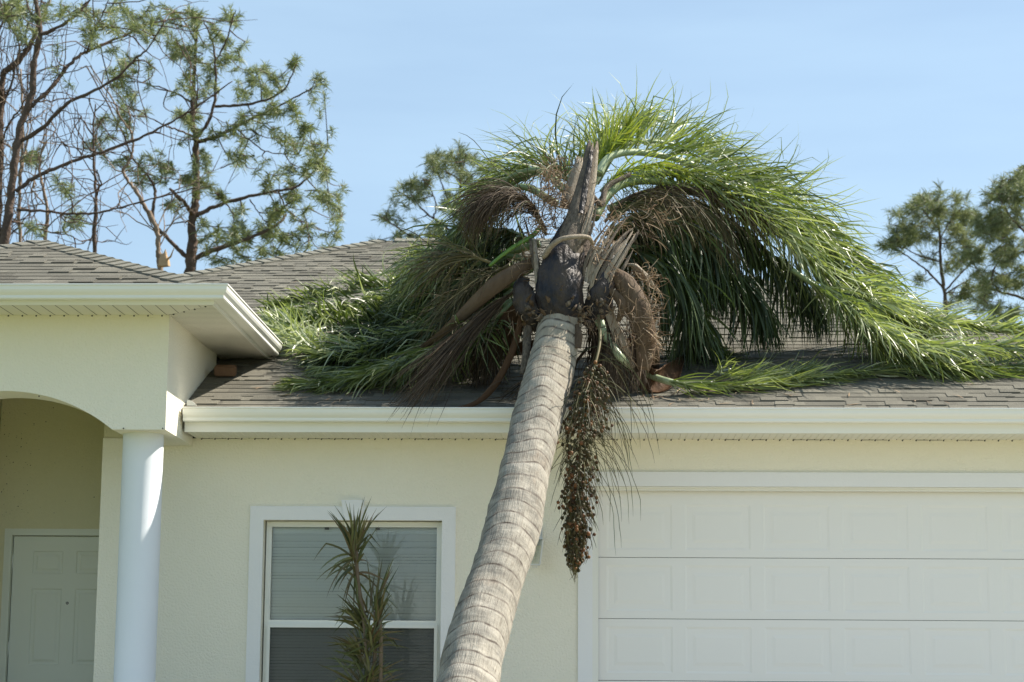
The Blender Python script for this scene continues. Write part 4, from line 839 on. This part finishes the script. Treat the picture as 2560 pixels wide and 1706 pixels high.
broom([A(1350, 690, .05), A(1372, 740, .0), A(1385, 790, .0)], 620, .50, .22, 'strand', .40, .0055, bias=(.0, .1, -.35))
broom([A(1350, 800, .1), R(1300, 850, .2), R(1200, 880, .15)], 60, .6, .15, 'strand', .3, .005, bias=(-.2, -.2, 0))

# --- fruit bunch hanging beside the trunk -------------------------------------------
FB = MB(); fruits = []
ST = spline([A(1375, 725, -.40), A(1378, 790, -.66), A(1356, 880, -.86), A(1338, 960, -.95), A(1332, 1060, -.98), A(1328, 1150, -1.0), A(1323, 1230, -1.0), A(1319, 1300, -1.0)], 80)
for i in range(620):
    t = rng.uniform(.18, 1.0)**.9; k = min(int(t*79), 78); p = ST[k]; env = np.interp(t, [.25, .4, .55, .75, .9, 1], [.20, .34, .33, .20, .08, .02])
    an = rng.uniform(0, 2*PI); out = np.array([math.cos(an), math.sin(an)*.8, 0]); d = nrm(out*1.5+DN*.35); l = rng.uniform(.16, .40)*(1.15-.85*max(0, t-.5)*2*.75); Q = [p]; ee = env*rng.uniform(.3, 1.1)
    for s_ in range(9):
        rr = Q[-1]-p; rad_ = math.hypot(rr[0], rr[1]); d = nrm(d+DN*.25-(out*.5 if rad_ > ee else 0)+np.array([rng.gauss(0, .10) for _ in range(3)])); Q.append(Q[-1]+d*l/9)
    w = .0045*rng.uniform(.7, 1.3); FB.ribbon(Q, [w]*8+[w*.7, w*.4], nrm(np.array([rng.gauss(0, .5), -1, 0])))
    for s_ in range(1, 8):
        if rng.random() < .22 and t < .96: fruits.append(Q[s_]+np.array([rng.gauss(0, .008) for _ in range(3)]))
for i in range(70):   # longer loose threads
    t = rng.uniform(.15, .6); p = ST[int(t*79)]; sx = rng.choice([-1, 1, 1]); d = nrm(np.array([sx*rng.uniform(.3, 1.1), rng.uniform(-.5, .2), rng.uniform(-.6, .3)])); Q = [p]; l = rng.uniform(.45, .95)
    for s_ in range(11): d = nrm(d+DN*.24+np.array([rng.gauss(0, .09) for _ in range(3)])); Q.append(Q[-1]+d*l/11)
    FB.ribbon(Q, [.0045]*10+[.003, .001], nrm(np.array([rng.gauss(0, .5), -1, 0])))
fb = FB.build('fruit_bunch', M['strand_olive'], PT, label='long hanging bunch of small brown and orange fruits')
mb = MB(); mb.tube(ST, list(np.linspace(.013, .004, 80)), 8); mb.build('stem', M['strand_olive'], fb, smooth=True)
fruits.sort(key=lambda p: p[1])
def ball(mb, p, r):
    n1, n2 = 6, 9; vs = [p+np.array([0, 0, r])]
    for i in range(1, n1):
        a = PI*i/n1; vs += [p+r*np.array([math.sin(a)*math.cos(2*PI*j/n2), math.sin(a)*math.sin(2*PI*j/n2), math.cos(a)*1.1]) for j in range(n2)]
    vs.append(p-np.array([0, 0, r*1.1])); L2 = len(vs)-1
    fs = [(0, 1+j, 1+(j+1) % n2) for j in range(n2)]+[(1+i*n2+j, 1+(i+1)*n2+j, 1+(i+1)*n2+(j+1) % n2, 1+i*n2+(j+1) % n2) for i in range(n1-2) for j in range(n2)]+[(L2, 1+(n1-2)*n2+(j+1) % n2, 1+(n1-2)*n2+j) for j in range(n2)]
    mb.add(vs, fs)
protos = []
for m_ in ('fruit_orange', 'fruit_olive'):
    mb = MB(); ball(mb, np.zeros(3), .0145); protos.append(mb.build('fruit', M[m_], fb, smooth=True))
for i, p in enumerate(fruits[:100]):
    src = protos[0] if rng.random() < .25 else protos[1]
    o = protos[i] if i < 2 else src.copy()
    if i >= 2: S.collection.objects.link(o)
    o.parent = fb; o.location = tuple(p); sc_ = rng.uniform(.8, 1.15); o.scale = (sc_, sc_, sc_)
mb = MB()
for p in fruits[100:]: ball(mb, p, rng.uniform(.0115, .016))
mb.build('fruit_mass', M['fruit'], fb, smooth=True, kind='stuff')

# ------------------------------------------------------------------ dragon plant by the window
DP = empty('dragon_tree_plant', (0, 0, 0), 'slender spiky-leaved dragon plant standing in front of the window', 'plant')
def rosette(u, v, Y, n, L0, dirv, sp, name, lab=None, dr=.05):
    mb = MB(); c = A(u, v, Y)
    for i in range(n):
        d = nrm(np.array(dirv, float)+np.array([rng.gauss(0, sp), rng.gauss(0, sp), rng.gauss(0, sp*.7)])); p = c+np.array([rng.gauss(0, .015), rng.gauss(0, .015), rng.uniform(-.14, .06)])
        kinked = rng.random() < .16; l = L0*rng.uniform(.6, 1.15); Q = [p]
        for k in range(7):
            d = nrm(d+DN*dr*rng.uniform(.4, 1.8)+(DN*1.3 if kinked and k == 4 else 0)); Q.append(Q[-1]+d*l/7)
        w = .018*rng.uniform(.7, 1.2); mb.ribbon(Q, [w*.6, w, w, w*.9, w*.75, w*.55, w*.3, w*.03], nrm(np.array([rng.gauss(0, .5), -1, rng.gauss(0, .5)])))
    return mb.build(name, M['cordy'], DP, label=lab)
YP = -.95
rosette(818, 1262, YP, 52, .38, (0, -.05, .9), .30, 'leaf_rosette')
rosette(816, 1290, YP, 26, .40, (-.2, -.05, .1), .6, 'leaf_rosette', dr=.14)
rosette(862, 1402, YP, 30, .36, (.22, -.05, .9), .20, 'leaf_rosette')
rosette(838, 1420, YP+.05, 42, .32, (-.55, -.05, .55), .35, 'leaf_rosette')
rosette(832, 1500, YP+.05, 44, .30, (-.4, 0, .5), .45, 'leaf_rosette')
rosette(850, 1470, YP-.04, 34, .26, (.1, -.1, .7), .5, 'leaf_rosette')
rosette(852, 1545, YP-.04, 34, .26, (.1, -.1, .7), .5, 'leaf_rosette')
rosette(868, 1450, YP, 14, .28, (.5, -.1, .5), .45, 'leaf_rosette')
rosette(840, 1590, YP, 60, .42, (-.4, 0, .6), .5, 'leaf_rosette')
rosette(845, 1700, YP, 30, .45, (-.1, 0, .7), .6, 'leaf_rosette')
for pts, r in (([A(818, 1250, YP), A(822, 1330, YP), A(838, 1440, YP), A(845, 1570, YP), A(848, 1700, YP), A(850, 1850, YP)], .016), ([A(862, 1405, YP), A(862, 1480, YP), A(858, 1600, YP), A(856, 1850, YP)], .015), ([A(873, 1425, YP-.03), A(875, 1500, YP-.03), A(874, 1600, YP-.03), A(872, 1850, YP-.03)], .017)):
    mb = MB(); P = spline(pts, 30); P[-1][2] = -.52; mb.tube(P, r, 10); mb.build('stem', M['cane'], DP, smooth=True)

# ------------------------------------------------------------------ pines and broken trees behind
def tree(name, label, cat, group, Y, limbs, blobs, scale, needle='needle', bark='bark', tuftL=.19, nn=66, jit=.5, bare=0, vines=0, dz=1.6, seed=1, tw=.0048, root=None):
    r_ = random.Random(seed); base = A(limbs[0][0][0][0], limbs[0][0][0][1], Y); root_z = -1.0
    T_ = empty(name, (0, 0, 0), label, cat, group)
    mb = MB(); nodes = []
    for li_, (pts, w0, w1) in enumerate(limbs):
        yy = Y; dy = r_.uniform(-dz, dz) if li_ else 0; P = []
        for k, (u, v) in enumerate(pts): P.append(A(u, v, Y+dy*(k/max(1, len(pts)-1))**1.2))
        P = spline(P, max(8, 5*len(P)))
        if li_ == 0 and root != False:
            P = np.vstack([[P[0][0]+.1, P[0][1], root_z], P]); 
        k = (Y-CAM[1])/FPX*1.088/2
        rr = np.linspace(w0*k, w1*k, len(P))*np.array([1+.10*r_.gauss(0, 1) for _ in P]); 
        for q in range(1, len(P)-1): P[q] = P[q]+np.array([r_.gauss(0, 1) for _ in range(3)])*.012*jit
        mb.tube(P, list(np.maximum(rr, .006)), 9)
        for q in range(1, len(P)): nodes.append((P[q], rr[q], nrm(P[q]-P[q-1])))
    NP = np.array([n_[0] for n_ in nodes]); cr = MB(); NB = [tuple(q) for q in NP]
    def tuft(p, d, s=1.0):
        n_ = int(nn*r_.uniform(.7, 1.2)); d = nrm(d)
        for _ in range(n_):
            v = nrm(d*r_.uniform(.1, 1.15)+np.array([r_.gauss(0, .5) for _ in range(3)])); l = tuftL*s*r_.uniform(.5, 1.1); b = p-d*r_.uniform(0, .24)*s
            sd_ = nrm(np.cross(v, np.array([r_.gauss(0, 1), r_.gauss(0, 1), r_.gauss(0, 1)])))*tw*r_.uniform(.7, 1.3)
            mid = b+v*l*.55+DN*l*.03; tip = b+v*l+DN*l*.24
            cr.add([b-sd_*.6, b+sd_*.6, mid+sd_*.8, tip, mid-sd_*.8], [(0, 1, 2, 3, 4)])
    def twig(a, b, r0, r1):
        m_ = (a+b)/2+np.array([r_.gauss(0, .07), r_.gauss(0, .07), -.08*np.linalg.norm(b-a)]); Q = spline([a, m_, b], 9); mb.tube(Q, list(np.linspace(r0, r1, 9)), 5, cap=False); return Q
    for (u, v, r, n_) in blobs:
        for _ in range(n_):
            p = A(u+r_.gauss(0, r*.5), v+r_.gauss(0, r*.5), Y+r_.uniform(-dz, dz)*.8)
            arr = np.array(NB); dd = np.linalg.norm((arr-p)*np.array([1, .35, 1.0])+np.array([0, 0, .0]), axis=1)
            dd = dd+np.where(arr[:, 2] > p[2]+.1, .25, 0); i = int(np.argmin(dd)); a = arr[i]
            if np.linalg.norm(a-p) < .06: continue
            Q = twig(a, p, .012 if i < len(NP) else .008, .005)
            for q in Q[3:]: NB.append(tuple(q))
            up_ = nrm(nrm(Q[-1]-Q[-3])+np.array([0, 0, .5])); tuft(p, up_)
            for q in (6, 4):
                if r_.random() < .35: tuft(Q[q]+np.array([r_.gauss(0, .05) for _ in range(3)]), up_, .8)
    for _ in range(bare):    # bare dead twigs
        i = r_.randrange(len(nodes)); p, rr, d = nodes[i]; d = nrm(d+np.array([r_.gauss(0, .9), r_.gauss(0, .5), r_.gauss(0, .8)])); Q = [p]; l = r_.uniform(.4, 1.6)
        for k in range(9): d = nrm(d+np.array([r_.gauss(0, .22), r_.gauss(0, .15), r_.gauss(0, .22)])); Q.append(Q[-1]+d*l/9)
        mb.tube(Q, list(np.linspace(.010, .003, 10)), 5, cap=False)
        for k in (3, 5, 7):
            if r_.random() < .6:
                d2 = nrm(d+np.array([r_.gauss(0, 1), r_.gauss(0, .5), r_.gauss(0, 1)])); mb.tube([Q[k], Q[k]+d2*.15, Q[k]+d2*.32+DN*.04*r_.uniform(-1, 1)], [.006, .005, .003], 4, cap=False)
    mb.build('trunk', M[bark], T_, smooth=True)
    if vines:
        vb = MB()
        for _ in range(vines):
            i = r_.randrange(len(nodes)); p = nodes[i][0].copy(); Q = [p]; l = r_.uniform(.5, 2.4); d = DN.copy()
            for k in range(12): d = nrm(d*.8+DN*.35+np.array([r_.gauss(0, .22), r_.gauss(0, .2), r_.gauss(0, .15)])); Q.append(Q[-1]+d*l/12)
            vb.tube(Q, .0045*r_.uniform(.6, 1.3), 4, cap=False)
        vb.build('hanging_vine', M['vine'], T_, kind='stuff')
    if cr.v: cr.build('crown', M[needle], T_)
    return T_
z5 = lambda L_: [(a*.3986, b*.3986) for a, b in L_]
GP_ = 'storm-damaged pines behind the house'
limbsA = [(z5([(1100, 1620), (1100, 1500), (1110, 1400), (1105, 1290), (1125, 1180), (1130, 1080), (1130, 1000), (1128, 900), (1130, 800), (1110, 720), (1110, 600), (1115, 480), (1125, 350), (1130, 250), (1140, 150)]), 27, 5)]+[(z5(a), w0, w1) for a, w0, w1 in [
    ([(1110, 1500), (1200, 1455), (1330, 1410), (1450, 1370), (1550, 1320), (1620, 1280), (1650, 1235)], 13, 5),
    ([(1130, 1245), (1220, 1200), (1310, 1165), (1450, 1130), (1600, 1100), (1700, 1080), (1780, 1020), (1850, 930), (1890, 850)], 11, 3),
    ([(1140, 820), (1250, 790), (1370, 730), (1500, 660), (1650, 590), (1800, 510)], 10, 3),
    ([(1240, 615), (1400, 605), (1550, 570), (1650, 500), (1710, 370)], 7, 3),
    ([(1130, 800), (1200, 700), (1240, 560), (1240, 350), (1220, 230), (1175, 120)], 9, 3),
    ([(1115, 1240), (1060, 1170), (1020, 1130), (980, 1090)], 10, 6),
    ([(1100, 1510), (1040, 1450), (960, 1370), (900, 1300), (880, 1230), (895, 1120), (870, 1040), (820, 980), (760, 900), (700, 750), (620, 600), (500, 380)], 11, 3),
    ([(1090, 1275), (1020, 1285), (950, 1305)], 4, 2),
    ([(1120, 790), (1060, 765), (990, 740), (900, 700), (800, 640)], 6, 2),
    ([(1600, 1100), (1650, 1200), (1740, 1290), (1850, 1330)], 4, 2), ([(1440, 1150), (1500, 1240), (1550, 1310)], 3, 2),
    ([(1300, 1170), (1340, 1240), (1350, 1330), (1340, 1400)], 3, 2), ([(1370, 750), (1450, 820), (1560, 880), (1720, 890)], 4, 2),
    ([(1270, 970), (1370, 930), (1420, 900)], 3, 2), ([(1240, 350), (1300, 250), (1340, 120), (1360, 60)], 5, 2), ([(1130, 250), (1080, 150), (1000, 60)], 5, 2), ([(1110, 600), (1020, 540), (900, 500), (780, 470)], 5, 2), ([(1120, 1050), (1050, 1040), (920, 1020)], 4, 2)]]
bl = [(1150,60,60),(1350,60,50),(950,20,60),(1000,100,80),(1280,110,60),(820,60,60),(700,50,70),(1120,130,70),(1410,260,25),(1000,250,100),(1120,280,90),(900,200,70),(1240,200,60),(1330,250,50),(1330,370,80),(1180,370,70),(1060,350,80),(840,380,40),(1480,390,40),(1520,390,30),(1600,440,50),(1710,350,40),(1820,470,50),(1840,570,40),(1570,520,70),(1470,470,50),(1400,530,60),(1200,500,80),(1050,500,80),(750,350,80),(700,400,60),(700,500,60),(760,570,60),(1100,600,60),(1030,640,60),(700,650,50),(590,700,50),(620,780,60),(560,830,50),(780,720,60),(1150,730,50),(1280,750,50),(1400,680,50),(1560,620,50),(1620,640,40),(1700,600,40),(1740,690,50),(1780,720,30),(1560,760,60),(1480,700,40),(1640,780,50),(1700,830,50),(1780,850,50),(1885,840,40),(1850,930,50),(1800,900,50),(1400,850,60),(1430,900,50),(1130,920,60),(1200,950,70),(1120,1000,60),(1150,1060,60),(1250,1060,60),(920,930,50),(840,900,50),(720,900,40),(820,1010,50),(980,960,30),(1540,960,50),(1640,950,40),(1750,960,50),(1850,1000,50),(1670,1050,40),(1720,1100,50),(1540,1060,30),(1975,1080,25),(1880,1130,40),(1930,1160,30),(1830,1100,30),(1620,1010,30),(1000,1180,50),(1400,1220,60),(1470,1280,70),(1550,1240,60),(1600,1220,50),(1440,1340,60),(1350,1280,50),(1290,1370,60),(1210,1380,50),(1250,1330,40),(1700,1200,50),(1760,1240,40),(1780,1300,50),(1930,1290,40),(1950,1330,30),(1850,1390,50),(1700,1370,50),(1640,1380,50),(1750,1410,40),(1600,1450,50),(1500,1430,50),(1290,1510,40),(1400,1500,40),(1550,1310,40),(1930,1200,40),(1180,1290,30),(1400,1420,40)]
tree('pine_tree', 'tall pine with tufted green needles rising straight behind the valley between the two roofs', 'pine tree', GP_, 14.0, limbsA, [(a*.3986, b*.3986, r*.3986, max(1, int(r/19+.5))) for a, b, r in bl], 1, seed=3, bare=8)
limbsB = [(z5([(0, 1560), (20, 1400), (60, 1150), (90, 900), (120, 720), (180, 550), (200, 350), (232, 180), (215, 60), (195, -80)]), 24, 9)]+[(z5(a), w0, w1) for a, w0, w1 in [
    ([(90, 1105), (160, 1050), (250, 1000), (420, 930), (550, 890), (750, 820), (900, 750), (1050, 670), (1200, 570), (1340, 470)], 11, 3),
    ([(125, 810), (250, 735), (330, 650), (400, 590), (550, 520), (680, 440), (780, 340), (860, 270), (950, 120)], 11, 3),
    ([(185, 615), (300, 500), (400, 370), (480, 310), (560, 270), (700, 210), (830, 150), (1000, 110)], 11, 3),
    ([(235, 200), (330, 160), (450, 80), (530, -10)], 10, 5), ([(210, 130), (170, 60), (140, -30)], 6, 3),
    ([(95, 1212), (250, 1220), (430, 1235), (600, 1220), (750, 1180), (950, 1130), (1140, 1080)], 7, 3),
    ([(60, 1270), (160, 1300), (250, 1330), (400, 1360), (480, 1400)], 5, 2), ([(250, 1330), (330, 1260), (360, 1230)], 3, 2),
    ([(200, 590), (320, 580), (480, 565), (640, 590)], 4, 2), ([(500, 310), (550, 170), (600, 60), (640, -20)], 5, 2), ([(250, 735), (320, 770), (380, 860), (420, 910)], 3, 2)]]
blB = [(400, 60, 50), (530, 80, 60), (620, 40, 60), (640, 160, 50), (560, 160, 40), (480, 200, 40), (350, 270, 30), (130, 90, 60), (60, 60, 60), (260, 50, 60), (310, 1040, 40), (390, 1120, 30), (440, 1190, 30), (480, 1280, 40), (180, 1350, 50), (360, 1250, 30), (280, 400, 30), (90, 170, 40), (700, 330, 50), (800, 120, 50), (860, 60, 50), (720, 100, 50), (350, 30, 40), (460, 30, 40)]
tree('pine_tree', 'large dark-trunked pine with long bare limbs reaching right over the porch roof', 'pine tree', GP_, 11.0, limbsB, [(a*.3986, b*.3986, r*.3986, max(1, int(r/22+.5))) for a, b, r in blB], 1, seed=5, bare=60, vines=24)
tree('pine_tree', 'leaning pine cut off by the left picture edge, hung with dead twigs', 'pine tree', GP_, 12.5, [(z5([(-30, 1560), (-20, 1350), (-10, 1100), (0, 800), (5, 600), (20, 430), (90, 370), (150, 300), (190, 230), (235, 120), (290, 0)]), 24, 8)]+[(z5(a), w0, w1) for a, w0, w1 in [([(10, 560), (-20, 480), (-30, 380)], 10, 6), ([(0, 640), (60, 500), (90, 380), (110, 250), (30, 100), (0, 0)], 7, 3), ([(-10, 860), (50, 720), (110, 640), (170, 600)], 6, 3), ([(-20, 1420), (60, 1350), (130, 1290)], 5, 3), ([(-20, 200), (60, 60), (120, -20)], 5, 3)]],
     [(30*.4, 40*.4, 26, 5), (80*.4, 20*.4, 20, 5), (140*.4, 40*.4, 20, 4), (190*.4, 890*.4, 16, 7)], 1, seed=9, bare=60, vines=38)
GT = 'thin broken trees behind the porch roof'
def thin(lab, pts, w0, w1, br, sd, bare=14, bark='bark_pale', blobs=()):
    return tree('dead_tree', lab, 'dead tree', GT, 12.0, [(z5(pts), w0, w1)]+[(z5(a), x, y) for a, x, y in br], list(blobs), 1, seed=sd, bare=bare, vines=5, bark=bark, dz=.3)
thin('pale thin trunk standing close behind the dark pine trunk', [(118, 1600), (118, 1400), (110, 1200), (118, 1000), (130, 800), (128, 600), (120, 400)], 10, 4, [([(118, 1000), (150, 850), (165, 690)], 7, 3)], 21)
thin('short crooked broken trunk left of the porch roof peak', [(262, 1600), (262, 1380), (272, 1200), (240, 1050), (228, 960), (240, 870), (265, 815)], 11, 3, [([(270, 1190), (215, 1130), (185, 1090), (210, 1070)], 4, 2)], 22)
thin('slim upright snag with a side branch right of the porch roof peak', [(545, 1600), (545, 1420), (552, 1200), (552, 1100), (542, 900), (540, 700), (550, 600)], 12, 3, [([(540, 790), (480, 700), (430, 620)], 5, 2), ([(552, 1130), (580, 1060), (560, 980)], 5, 3), ([(552, 880), (520, 865)], 6, 5)], 23, bark='bark')
sn = thin('forked snag ending in a bright splintered break above the porch roof', [(925, 1640), (920, 1500), (910, 1430), (905, 1330), (870, 1250), (830, 1190), (790, 1110), (750, 1060), (710, 990), (745, 930), (765, 860), (755, 760), (710, 700), (640, 560), (520, 380)], 14, 3, [([(710, 990), (680, 985), (658, 975)], 4, 2), ([(750, 740), (745, 640)], 4, 3)], 24)
mb = MB()
for k in range(9):
    u0, v0 = 375+rng.uniform(-9, 9), 612; p = A(u0, v0, 11.7); q = A(374+rng.uniform(-14, 10), 572+rng.uniform(0, 22), 11.7); mb.tube([p, (p+q)/2, q], [.06, .045, .004], 5)
mb.tube([A(380, 600, 11.7), A(392, 590, 11.6), A(400, 570, 11.5)], [.02, .014, .005], 5)
mb.build('splintered_wood', M['splinter'], sn)

z7 = lambda L_: [(827+a*.3125, 165+b*.3125) for a, b in L_]
limbsD = [(z7([(750, 1300), (745, 1100), (735, 950), (738, 800), (742, 700), (735, 620)]), 8, 3)]+[(z7(a), w0, w1) for a, w0, w1 in [
    ([(750, 1230), (640, 1150), (560, 1090), (500, 1050), (430, 980), (380, 900), (370, 820)], 7, 2), ([(460, 1290), (390, 1230), (300, 1160), (220, 1110), (150, 1060)], 6, 2),
    ([(738, 800), (680, 760), (600, 720), (540, 660)], 4, 2), ([(540, 1080), (560, 980), (520, 860), (450, 780)], 4, 2), ([(700, 1100), (640, 920), (590, 790), (560, 700)], 5, 2), ([(740, 850), (820, 760), (930, 690), (1000, 660)], 4, 2), ([(738, 800), (760, 700), (780, 600)], 3, 2), ([(740, 1000), (830, 860), (900, 760)], 3, 2)]]
blD = [(540, 640, 55), (600, 600, 55), (640, 640, 60), (760, 590, 60), (700, 580, 50), (820, 620, 60), (440, 740, 60), (400, 790, 50), (340, 840, 60), (300, 880, 40), (330, 900, 40), (190, 1020, 55), (230, 1060, 40), (150, 1060, 40), (330, 1010, 40), (420, 850, 60), (560, 700, 60), (700, 700, 60), (800, 700, 60), (870, 640, 50), (980, 650, 60), (930, 720, 50), (700, 880, 50), (640, 920, 50), (720, 920, 50), (620, 1010, 50), (750, 1000, 60), (540, 1120, 50), (480, 1130, 30), (240, 1170, 40), (300, 1200, 40), (400, 1190, 40), (440, 1200, 30), (520, 1200, 40), (600, 1150, 40), (850, 900, 60), (900, 830, 60), (100, 1240, 15), (470, 840, 40), (500, 920, 30), (780, 800, 60), (400, 1080, 20)]
tree('pine_tree', 'rounded pine crown rising behind the main roof, left of the fallen palm', 'pine tree', 'distant pines behind the roof ridge', 20.0, limbsD, [(827+a*.3125, 165+b*.3125, r*.3125, max(1, int(r/17))) for a, b, r in blD], 1, needle='needle_far', seed=11, dz=1.2, nn=60, tuftL=.23, bare=0)
z8 = lambda L_: [(1470.6+a*.4924, 183.8+b*.4924) for a, b in L_]
limbsE = [(z8([(1440, 1250), (1425, 1050), (1415, 950), (1402, 850), (1398, 700), (1370, 600), (1350, 540)]), 11, 3)]+[(z8(a), w0, w1) for a, w0, w1 in [
    ([(1415, 970), (1350, 900), (1300, 860), (1200, 790), (1150, 760)], 6, 2), ([(1420, 990), (1500, 900), (1600, 800), (1640, 650)], 5, 2), ([(1400, 850), (1300, 820), (1230, 780)], 4, 2), ([(1400, 740), (1460, 640), (1510, 590)], 4, 2), ([(1395, 700), (1330, 620), (1300, 560)], 4, 2), ([(1425, 1000), (1520, 940), (1600, 900)], 4, 2)]]
blE = [(1330, 530, 45), (1300, 560, 45), (1400, 540, 50), (1450, 570, 50), (1490, 560, 45), (1350, 600, 60), (1230, 620, 50), (1200, 660, 50), (1250, 680, 55), (1290, 650, 50), (1170, 720, 45), (1200, 750, 50), (1150, 770, 35), (1260, 740, 50), (1320, 680, 55), (1420, 640, 55), (1500, 650, 55), (1530, 700, 50), (1460, 700, 55), (1350, 740, 45), (1540, 620, 45), (1500, 780, 55), (1560, 780, 50), (1480, 830, 40), (1300, 920, 35), (1450, 880, 35), (1520, 960, 45), (1560, 1000, 45), (1480, 1010, 40), (1600, 940, 50), (1350, 820, 30)]
tree('pine_tree', 'pine behind the right roof slope, left one of the right-hand pair', 'pine tree', 'distant pines behind the roof ridge', 21.0, limbsE, [(1470.6+a*.4924, 183.8+b*.4924, r*.4924, max(3, int(r/8.5))) for a, b, r in blE], 1, needle='needle_far', seed=12, dz=1.3, nn=60, tuftL=.24, bare=0)
limbsF = [(z8([(1960, 1250), (1940, 1050), (1930, 850), (1900, 700), (1880, 500), (1850, 350)]), 14, 4)]+[(z8(a), w0, w1) for a, w0, w1 in [
    ([(1940, 1080), (1860, 1060), (1790, 1020), (1680, 990), (1620, 960), (1590, 900), (1550, 850), (1540, 780)], 8, 2), ([(1900, 760), (1800, 710), (1720, 630), (1690, 540), (1680, 500)], 7, 2), ([(1890, 560), (1800, 500), (1740, 470)], 5, 2), ([(1680, 990), (1640, 920), (1700, 800), (1720, 700)], 5, 2), ([(1930, 1150), (1840, 1120), (1760, 1090)], 5, 2), ([(1930, 900), (1850, 860), (1790, 800)], 5, 2), ([(1880, 480), (1820, 430), (1790, 400)], 4, 2)]]
blF = [(1780, 430, 50), (1740, 470, 55), (1700, 490, 50), (1660, 510, 50), (1640, 540, 45), (1780, 500, 55), (1700, 560, 55), (1760, 560, 55), (1650, 600, 50), (1640, 640, 50), (1700, 640, 55), (1600, 680, 50), (1570, 640, 45), (1720, 700, 55), (1780, 660, 50), (1650, 720, 55), (1600, 760, 50), (1700, 780, 50), (1770, 760, 50), (1560, 820, 50), (1640, 830, 50), (1720, 860, 50), (1780, 880, 50), (1580, 900, 50), (1640, 940, 40), (1720, 950, 45), (1770, 960, 45), (1600, 1020, 45), (1560, 1060, 40), (1680, 1060, 45), (1740, 1080, 45), (1640, 1100, 40), (1600, 900, 40), (1850, 450, 60), (1850, 600, 60), (1850, 750, 60), (1860, 900, 60), (1850, 1020, 60)]
tree('pine_tree', 'pine at the right picture edge with spreading tufted branches', 'pine tree', 'distant pines behind the roof ridge', 19.0, limbsF, [(1470.6+a*.4924, 183.8+b*.4924, r*.4924, max(3, int(r/8.5)))for a, b, r in blF], 1, needle='needle_far', seed=13, dz=1.3, nn=60, tuftL=.22, bare=0)

# ------------------------------------------------------------------ loose bits lying on the roof
mb = MB()
for _ in range(260):
    u, v = rng.choice([(rng.uniform(480, 1000), rng.uniform(560, 760)), (rng.uniform(1550, 2340), rng.uniform(740, 930)), (rng.gauss(800, 120), rng.gauss(900, 20)), (rng.gauss(1600, 200), rng.gauss(900, 22))])
    p = R(u, v, .016)
    if not (p[1] > -.45 and p[0] > -3.3 and p[2] <= roofz(p[0], p[1])+.03): continue
    a_ = rng.uniform(0, PI); l_ = rng.uniform(.03, .14); d = np.array([math.cos(a_), math.sin(a_), RS*math.sin(a_)])*l_; c_ = np.array([rng.gauss(0, .01), 0, rng.uniform(.002, .012)])
    mb.ribbon([p-d/2, p+c_, p+d/2], [.008, .010, .003], np.array([.1, -RS, 1]))
lt = mb.build('leaf_litter', M['fibre'], kind='stuff'); lt['label'] = 'pale dry leaf scraps scattered on the roof shingles'; lt['category'] = 'leaf litter'
